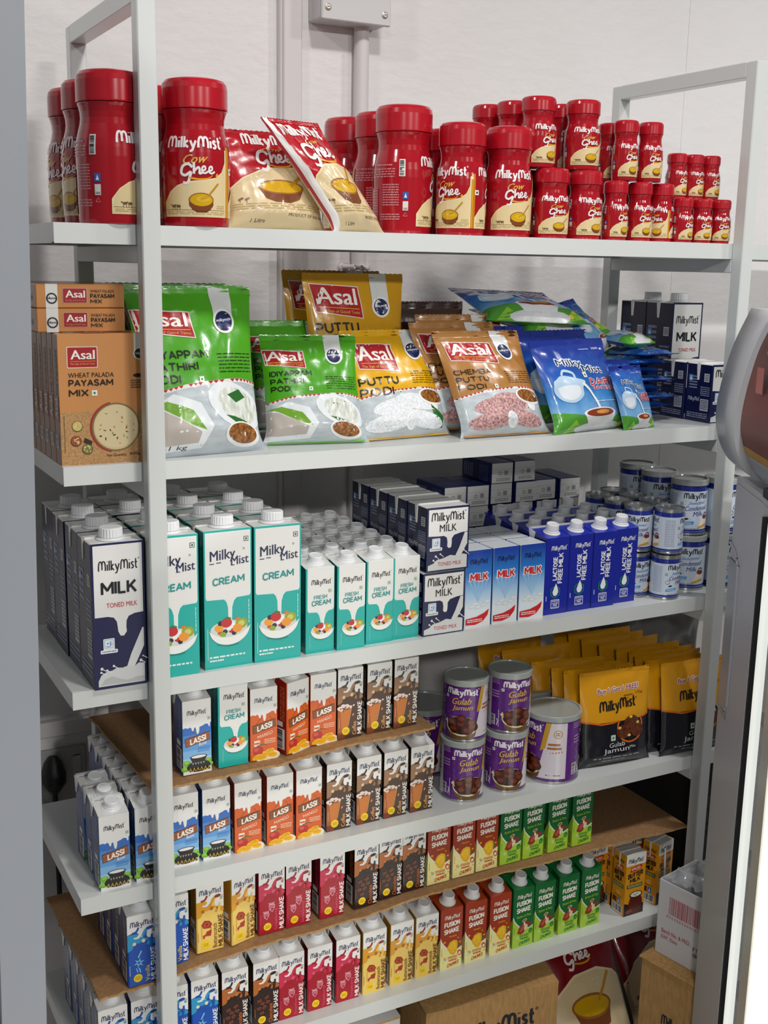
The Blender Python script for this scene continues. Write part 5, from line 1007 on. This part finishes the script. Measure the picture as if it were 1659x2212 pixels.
for k in range(2):
    for i in range(4): P_BRK.place(.4355+.004*k, .034+.0645*i, z+.1022*k, 0, P_BRK.words+', third shelf stack, %s, %s' % (('bottom layer', 'top layer')[k], ('front', 'second back', 'third back', 'rearmost')[i]))
for c_, x in enumerate((.5165, .5680, .6192)):
    for i in range(3): P_DBL.place(x, .042+.047*i, z, (0, .8, -.8)[(i+c_) % 3], P_DBL.words+', %s row from the navy cartons, %s' % (ORD[c_], ('front', 'second back', 'rearmost')[i]))
for c_, x in enumerate((.6722, .7212, .7715, .8215)):
    for i in range(4): P_LAC.place(x+.0006*((i+c_) % 2), (.047, .048, .048, .054)[c_]+.0506*i-(.006 if c_ == 3 and i else 0)*0, z, 0, P_LAC.words+', %s row from the double toned cartons, %s' % (ORD[c_], ('front', 'second back', 'third back', 'rearmost')[i]))
def lying_proto():
    root = thing('milk_carton', 'x', 'milk carton'); mb = MB(); wd, d, h = .0455, .098, .0372; nv_ = C('#161f5c')
    mb.box(0, wd, 0, d, 0, h, nv_, .0012); a = Art(); W, H = 45.5, 37.2
    a.rect(1, 1, W-1, H-1, C('#d9d9d6'), 0); a.rect(1.2, 12, W-1.2, 12.5, C('#9a9a98'), 1); a.rect(1.2, 25, W-1.2, 25.5, C('#a9a9a6'), 1); a.rect(26, 14, 35, 23, C('#bcbcba'), 2); a.fine(27, 15, 34, 22, 4, C('#3c3c42'), 3); a.ring(18, 18, 3, 1, C('#6a6a70'), 3, 10); a.fine(10, 4, 38, 10, 2, C('#8a8a8c'), 3)
    a.put(mb, front_fn()); b_ = Art(); b_.fine(4, 10, 41, 40, 6, C('#5a66a0'), 1); b_.fine(6, 60, 38, 92, 5, C('#8b93b4'), 1); b_.put(mb, lambda x, y, e: (x, y, h+e)); b_.put(mb, lambda x, y, e: (-e, y, x*.75)); mb.build('body', root)
    return Proto(root)
P_LY = lying_proto()
for c_, (x, n) in enumerate(((.588, 5), (.636, 5), (.685, 6), (.7335, 6), (.782, 5), (.8325, 5))):
    for k in range(n):
        P_LY.place(x+.002*((k*2+c_) % 3)-.002, .236-.004*((k+c_) % 2), z+.0374*k, 0, 'milk carton lying white base outward, %s stack from the navy ones, %s' % (ORD[c_], ('lowest', 'second up', 'third up', 'fourth up', 'fifth up', 'topmost')[k]))
for n, (x, y, rz, w2) in enumerate(((.9364, .0545, 52, 'front stack'), (.950, .113, 20, 'second stack on the side of the large tins'), (.8975, .090, -38, 'front stack beside the blue cartons'), (.8975, .1445, 0, 'second stack beside the blue cartons'), (.948, .167, 40, 'third stack on the side of the large tins'), (.8975, .198, 0, 'third stack beside the blue cartons'), (.949, .222, 0, 'rearmost stack'))):
    for k in range(2):
        r_ = rz if k else (16 if n == 0 else -4); P_CDS.place(x-.002*(1-k), y-.001*(1-k), z+.0813*k, r_, P_CDS.words+', %s, %s' % (w2, ('bottom', 'top')[k]))
for n, (x, y, rz, w2) in enumerate(((1.0165, .096, -18, 'just before the far post'), (1.0835, .083, 30, 'behind the far post'), (1.0225, .184, -16, 'second back beside the post'), (1.036, .262, -10, 'rearmost by the wall'))):
    for k in range(2): P_CDL.place(x, y-.006*(1-k), z+.0997*k, (rz, rz+3)[k] if n else (-30, -14)[k], P_CDL.words+', %s, %s' % (w2, ('bottom', 'top')[k]))

# ------------------------------------------------------------------ cardboard sheets between the carton rows
def sheet(name, label, x0, x1, y0, y1, zf, seed, xb=None):
    rn = random.Random(seed); n = 90; K = M('#96714a', .8, 0, 0, 'kraft'); mb = MB(); xb = xb if xb is not None else x0; jag = [rn.uniform(-1, 1) for _ in range(n+1)]
    m_ = 7; P = [[None]*(n+1) for _ in range(m_+1)]
    for j in range(m_+1):
        for i in range(n+1):
            t = i/n; v = j/m_; xs = x0+(xb-x0)*v; x = xs+(x1-xs)*t; y = y0+(y1-y0)*v
            if j == 0: y += .0035*noise.noise(Vector((x*14, seed, 0)))+.0016*jag[i]
            if j == m_: y += .004*noise.noise(Vector((x*20, seed, 4)))
            if i == 0: x += .004*noise.noise(Vector((y*25, seed, 2)))
            P[j][i] = (x, y, zf(x)+.0009*noise.noise(Vector((x*16, y*12, seed)))-(.0010*abs(jag[i]) if j == 0 else 0))
    for dz, fl in ((0, False), (-.0036, True)):
        vs_ = [(p[0], p[1]+(.0014*noise.noise(Vector((p[0]*90, seed, 9))) if fl and j == 0 else 0), p[2]+dz) for j, r in enumerate(P) for p in r]; fs = [(j*(n+1)+i, j*(n+1)+i+1, (j+1)*(n+1)+i+1, (j+1)*(n+1)+i) for j in range(m_) for i in range(n)]
        mb.add(vs_, [f[::-1] for f in fs] if fl else fs, K)
    o = (m_+1)*(n+1); loop = [(0, i) for i in range(n+1)]+[(j, n) for j in range(1, m_+1)]+[(m_, i) for i in range(n-1, -1, -1)]+[(j, 0) for j in range(m_-1, 0, -1)]
    ids = [j*(n+1)+i for j, i in loop]; mi = mb.mi(M('#b08a58', .9, 0, 0, 'kraft'))
    for a, b_ in zip(ids, ids[1:]+ids[:1]): mb.f.append([a, a+o, b_+o, b_]); mb.m.append(mi); mb.sm.append(False)
    return tag(mb.build(name), label, 'cardboard')
def interp(pts): 
    def f(x):
        if x <= pts[0][0]: return pts[0][1]
        for (a, p), (b_, q) in zip(pts, pts[1:]):
            if x <= b_: return p+(q-p)*(x-a)/(b_-a)
        return pts[-1][1]
    return f
ZF4 = interp([(-.02, .7746), (.06, .7752), (.2, .7775), (.3, .785), (.44, .787)]); ZF5 = interp([(-.08, .4732), (-.03, .4738), (.03, .478), (.08, .4862), (.2, .4895), (.34, .489), (.42, .497), (.6, .4995), (.8, .4985), (1.01, .494)])
sheet('cardboard_sheet', 'brown cardboard sheet laid over the lower drink cartons on the fourth shelf', .004, .462, .030, .333, ZF4, 3, -.008)
sheet('cardboard_sheet', 'brown cardboard sheet laid over the lower drink cartons on the bottom shelf', -.0805, 1.012, .030, .334, ZF5, 8, -.09)

# ------------------------------------------------------------------ fourth shelf
z = Z[3]
def row(items, y, zf, where):
    cnt = {}
    for it in items:
        P, x = it[0], it[1]; dy, rz = (it[2], it[3]) if len(it) > 2 else (0, 0)
        cnt[P] = cnt.get(P, 0)+1; tot = sum(1 for q in items if q[0] is P)
        P.place(x, y+dy, zf(x+.02), rz, '%s%s%s, %s' % ('' if tot == 1 else ORD[cnt[P]-1]+' ', P.words, '' if tot == 1 else ' from the grey post', where))
for i in range(3): P_LAS.place(-.0722+.0008*(i % 2), (.0335, .077, .1205)[i], z, (0, -1, 1)[i], P_LAS.words+(', front of the row at the fourth shelf end' if i == 0 else ', %s in the row at the fourth shelf end' % ORD[i]))
for i in range(6): P_LAS.place(-.0210+.0006*(i % 2), .036+.0433*i, z, 0, P_LAS.words+(', front of the second row, half behind the post' if i == 0 else ', %s in the second row from the shelf end' % ORD[i]))
row([(P_LAS, .0345), (P_LAS, .0834), (P_MAN, .1330), (P_MAN, .1844), (P_MAN, .2322), (P_COF, .2832), (P_COF, .3350), (P_COF, .3830), (P_COF, .4312)], .0515, lambda x: z, 'lower row, fourth shelf')
row([(P_LAS, .0558), (P_FRE, .1092), (P_MAN, .1585), (P_MAN, .2138, -.007, 17), (P_MAN, .2560, .002, 0), (P_COF, .3005), (P_COF, .3508), (P_COF, .3980)], .0515, lambda x: ZF4(x)+.0012, 'upper row, fourth shelf')
P_GUL.place(.545, .079, z, -8, P_GUL.words+', bottom of the stack nearest the coffee cartons'); P_GUL.place(.5485, .081, z+.1042, -37, P_GUL.words+', top of the stack nearest the coffee cartons')
P_GUL.place(.630, .077, z, -20, P_GUL.words+', bottom of the stack beside the wide tin'); P_GUL.place(.6335, .079, z+.1042, -4, P_GUL.words+', top of the stack beside the wide tin')
P_GUB.place(.727, .078, z, -92, P_GUB.words+', standing in front beside the black pouches')
P_GUB.place(.748, .186, z, 20, P_GUB.words+', hidden behind the front one'); P_GUB.place(.540, .197, z, 150, P_GUB.words+', behind the stacked tins'); P_GUB.place(.645, .19, z, 150, P_GUB.words+', wedged at the back between the others')
P_MX = pouch('gulab_jamun_pouch', 'x', 'dessert mix pouch', .146, .172, .026, '#dc9a12', mix_art(.146, .172), 12, '#c98a10', .035, bands=((.475, '#10121c'),), wr=.0016, flare=.03)
for i, (x, y, rz, t) in enumerate(((.7795, .066, -5, 5), (.7635, .090, -5, 5), (.752, .108, -6, 6), (.738, .148, -10, 7), (.7265, .22, -4, 8), (.716, .285, 0, 8))): P_MX.place(x, y, z, rz, 'yellow and black pouch, row beside the wide tin, '+('front with its label fully showing' if i == 0 else '%s from the front' % ORD[i]), None, t)
for i, (x, y, rz, t) in enumerate(((.9464, .046, -3, 5), (.9295, .070, -4, 5), (.930, .096, -5, 6), (.936, .118, -6, 7), (.925, .142, -3, 6), (.915, .175, 2, 7), (.905, .215, -2, 8), (.90, .25, -3, 8), (.89, .285, 0, 7))): P_MX.place(x, y, z, rz, 'yellow and black pouch, row beside the far post, '+('front, label cut by the post' if i == 0 else '%s from the front' % ORD[i]), None, t)

# ------------------------------------------------------------------ bottom shelf
z = Z[4]
for i in range(5): P_VAN.place(-.0815+.0006*(i % 2), .040+.0435*i, z, (0, 1, -1)[i % 3], P_VAN.words+', lower row at the bottom shelf end, '+('front one' if i == 0 else ORD[i]+' back'))
P_VAN.place(-.0335, .040, z, 0, P_VAN.words+', lower row of the bottom shelf, beside the grey post'); P_VAN.place(.012, .047, z, 0, P_VAN.words+', lower row, hidden behind the grey post')
row([(P_VAN, .0600), (P_CHO, .1085), (P_CHO, .1593), (P_STR, .2022), (P_STR, .2510), (P_STR, .3007), (P_BUT, .3488), (P_BUT, .3995), (P_BUT, .4470), (P_FMA, .4945), (P_FMA, .5430), (P_FMA, .5930), (P_FGR, .6410), (P_FGR, .6865), (P_FGR, .7385), (P_FGR, .7880)], .0480, lambda x: z, 'lower row, bottom shelf')
for i in range(4): P_VAN.place(-.0375+.0006*(i % 2), .034+.0435*i, .4748, 0, P_VAN.words+', upper row at the bottom shelf end, '+('front one' if i == 0 else ORD[i]+' back'))
row([(P_VAN, .0165), (P_BUT, .0712), (P_BUT, .1245, -.006, 14), (P_STR, .1700), (P_STR, .2150), (P_STR, .2725), (P_CHO, .3324), (P_CHO, .3765), (P_CHO, .4195), (P_FMA, .4665), (P_FMA, .5150), (P_FMA, .5610), (P_FGR, .6090), (P_FGR, .6560), (P_FGR, .7085), (P_FGR, .7605)], .0505, lambda x: ZF5(x)+.0013, 'upper row, bottom shelf')
for i, (x, y, rz, lab) in enumerate(((.8825, .042, 0, 'front one with its cup picture showing'), (.8405, .100, 0, 'behind the last green cartons'), (.886, .086, 0, 'second back, behind the front one'), (.932, .104, -4, 'third along at the back'), (.844, .140, 0, 'at the back behind the green cartons'))): P_BTM.place(x, y, z, rz, P_BTM.words+', '+lab)
o = P_BTM.place(.962, .046, z, 14, P_BTM.words+' with a wrapped straw on its front, behind the white box')
MB().tube([(.006, -.003, .118), (.010, -.0035, .121), (.014, -.0035, .116), (.019, -.0032, .05)], .0019, M('#e4e6e6', .3)).build('straw', o)

# ------------------------------------------------------------------ boxes under and beside the rack
KR = M('#b58d58', .85, 0, 0, 'kraft'); KD = M('#6e5130', .9, 0, 0, 'kraft')
def kraft_box(name, label, loc, rz, wd, d, h, logo, col=KR, flap=.06):
    root = thing(name, label, 'box', loc, radians(rz)); th = .004; mb = MB()
    mb.box(0, wd, 0, th, 0, h, col, .0008); mb.box(0, wd, d-th, d, 0, h, col, .0008); mb.box(0, th, th, d-th, 0, h, col); mb.box(wd-th, wd, th, d-th, 0, h, col); mb.box(th, wd-th, th, d-th, 0, th, KD)
    if logo: logo(mb)
    mb.build('walls', root)
    def fl(nm, a, b_, dirv):
        s = MB(); a, b_, dv = Vector(a), Vector(b_), Vector(dirv); n = 14; vv = []
        for k in range(2):
            for i in range(n+1):
                p = a+(b_-a)*(i/n)+dv*(k*(1+.03*noise.noise(Vector((i*.7, len(nm), 3))))); vv.append(tuple(p))
        up = [(x, y, q+.004) for x, y, q in vv]; m1 = n+1
        fs = [(i, i+1, m1+i+1, m1+i) for i in range(n)]; s.add(vv, [f[::-1] for f in fs], col); s.add(up, fs, col); o_ = len(vv); ring = list(range(m1))+list(range(2*m1-1, m1-1, -1)); i_ = s.mi(M('#b48d5a', .9, 0, 0, 'kraft'))
        for p, q in zip(ring, ring[1:]+ring[:1]): s.f.append([p, q, q+o_, p+o_]); s.m.append(i_); s.sm.append(False)
        s.build('flap', root)
    fl('f', (0, 0, h), (wd, 0, h), (0, flap, .012)); fl('b', (wd, d, h), (0, d, h), (0, -flap, .004)); 
    return root
def klogo(mb):
    a = Art(); a.logo(62, 190, 150, M('#23262b', .8), 1, .02, .2, 1.0); a.put(mb, front_fn(), None, .0004)
kraft_box('cardboard_box', 'brown cardboard box with a dark printed name, on the floor under the bottom shelf', (.470, .046, 0), -5.5, .258, .25, .258, klogo)
def wlogo(mb):
    a = Art(); a.rect(150, 235, 185, 262, M('#6a1a2a', .6), 1); a.fine(30, 120, 190, 180, 4, M('#8a8a8c', .7), 1); a.put(mb, front_fn(), None, .0004)
kraft_box('cardboard_box', 'white cardboard box on the floor under the bottom shelf, beside the brown one', (.172, .05, 0), 0, .25, .25, .268, wlogo, M('#c9c8c6', .7))
P_GP = pouch('ghee_pouch', 'x', 'pouch', .2, .30, .05, '#7c0c18', gheep_art(.2, .30), 15, '#7a0e18', .05, wr=.003)  # red darkened to stand in for the shade near the floor
MB_side = lambda o: MB().box(-.012, .0, -.004, .004, .0, .29, M('#cfd0d6', .3, 0, .3), .001).build('side_seam', o)
for x, y, rz, t, lab in ((.775, .075, -4, 34, 'big red ghee pouch on the floor, leaning back beside the brown box'), (.985, .10, -4, 34, 'big red ghee pouch on the floor, half behind the tall brown box'), (.79, .17, 0, 20, 'big red ghee pouch on the floor, at the back under the bottom shelf')):
    o = P_GP.place(x, y, 0.0, rz, lab, None, t)
    if not any(c_.name.startswith('side_seam') for c_ in o.children): MB_side(o)
tall = thing('cardboard_box', 'tall brown cardboard box beside the rack with a white box on top', 'box', (.868, -.03, 0), radians(-78)); mb = MB()
mb.box(0, .122, 0, .125, 0, .300, KR, .002); a = Art(); a.logo(52, 195, 62, M('#23262b', .8), 1, 0, .22, 1.6); a.put(mb, front_fn(), None, .0005); mb.build('walls', tall)
MB().box(-.003, .123, -.004, .06, .3003, .3043, KR, .001).build('flap', tall); MB().box(-.002, .1225, .063, .127, .3003, .3043, KR, .001).build('flap', tall)
wb = thing('carton_tray', 'white box with a red barcode wrapped in torn film, on the tall brown box', 'box', (.8965, -.031, .3046), radians(-78)); mb = MB(); WB = M('#cdccd0', .6)
th = .003; mb.box(0, .118, 0, th, 0, .142, WB, .0008); mb.box(0, .118, .107, .11, 0, .142, WB, .0008); mb.box(0, th, th, .107, 0, .142, WB); mb.box(.115, .118, th, .107, 0, .142, WB); mb.box(th, .115, th, .107, 0, th, WB)
a = Art(); rc = M('#b8444e', .6); rn = random.Random(4); x = 24
while x < 88: e = x+rn.choice((.7, 1.2, 2)); a.rect(x, 84, e, 117, rc, 1); x = e+rn.choice((.8, 1.2, 1.8))
for i, ch in enumerate('8904083308067'): a.text(ch, 20+5.3*i, 76, 23+5.3*i, 81, rc, 1, .0)
a.text('Batch No. & PKD.', 12, 44, 72, 52, rc, 1, .02); a.text('EXP. Date', 12, 33, 46, 40, rc, 1, .02); a.text('F1', 78, 38, 86, 46, M('#3a3a3e', .6), 1); a.text('08', 78, 27, 87, 35, M('#3a3a3e', .6), 1)
a.put(mb, front_fn(), None, .0004); mb.build('walls', wb)
fm = MB(); n = 26; vv = []
for j in range(n+1):
    for i in range(n+1):
        u, v = i/n, j/n; q = Vector((u*6, v*6, 1)); vv.append((.002+.114*u+.006*noise.noise(q*1.7), .004+.102*v+.006*noise.noise(q*1.3), .1425+.022*(noise.noise(q)+.35)*(4*u*(1-u))**.3+.012*noise.noise(q*3.1)*(16*u*(1-u)*v*(1-v))+.05*max(0, u-.3)*v))
fm.add(vv, [(j*(n+1)+i, j*(n+1)+i+1, (j+1)*(n+1)+i+1, (j+1)*(n+1)+i) for j in range(n) for i in range(n)], M('#d5d8dc', .12, 0, .6, 'film'), True); fm.build('plastic_film', wb)
# dark boards leaning behind the bottom shelf, and a plastic bundle behind the black pouches
t = thing('storage_board', 'dark grey board leaning on the wall behind the bottom shelf, by the far post', 'board', (.62, .40, 0)); DB = M('#1d1c1b', .7)
o = MB().box(0, .78, 0, .012, 0, .60, DB, .002).build('board', t); t.rotation_euler = (radians(-5), 0, 0)
t = thing('storage_carton', 'black carton with dark grey print on the bottom shelf just past the far post', 'box', (1.036, .052, Z[4]+.0002)); mb = MB()
mb.box(0, .24, 0, .275, 0, .262, M('#191918', .7), .002); a = Art(); a.fine(20, 60, 60, 220, 4, M('#34332f', .7), 1, True, .4); a.put(mb, front_fn(), None, .0004); a.put(mb, left_fn(.275), None, .0004); mb.build('body', t); MB().box(.002, .238, .09, .15, .2622, .2635, M('#2c2b28', .5)).build('tape', t)
bun = pouch('plastic_bundle', 'crumpled grey plastic bundle behind the black pouches, under the third shelf', 'plastic bag', .30, .255, .06, '#6d6b67', None, 21, '#6d6b67', .05, wr=.012, bands=())
bun.place(.955, .315, Z[3], -8, None, None, 0)
bpy.context.view_layer.update()
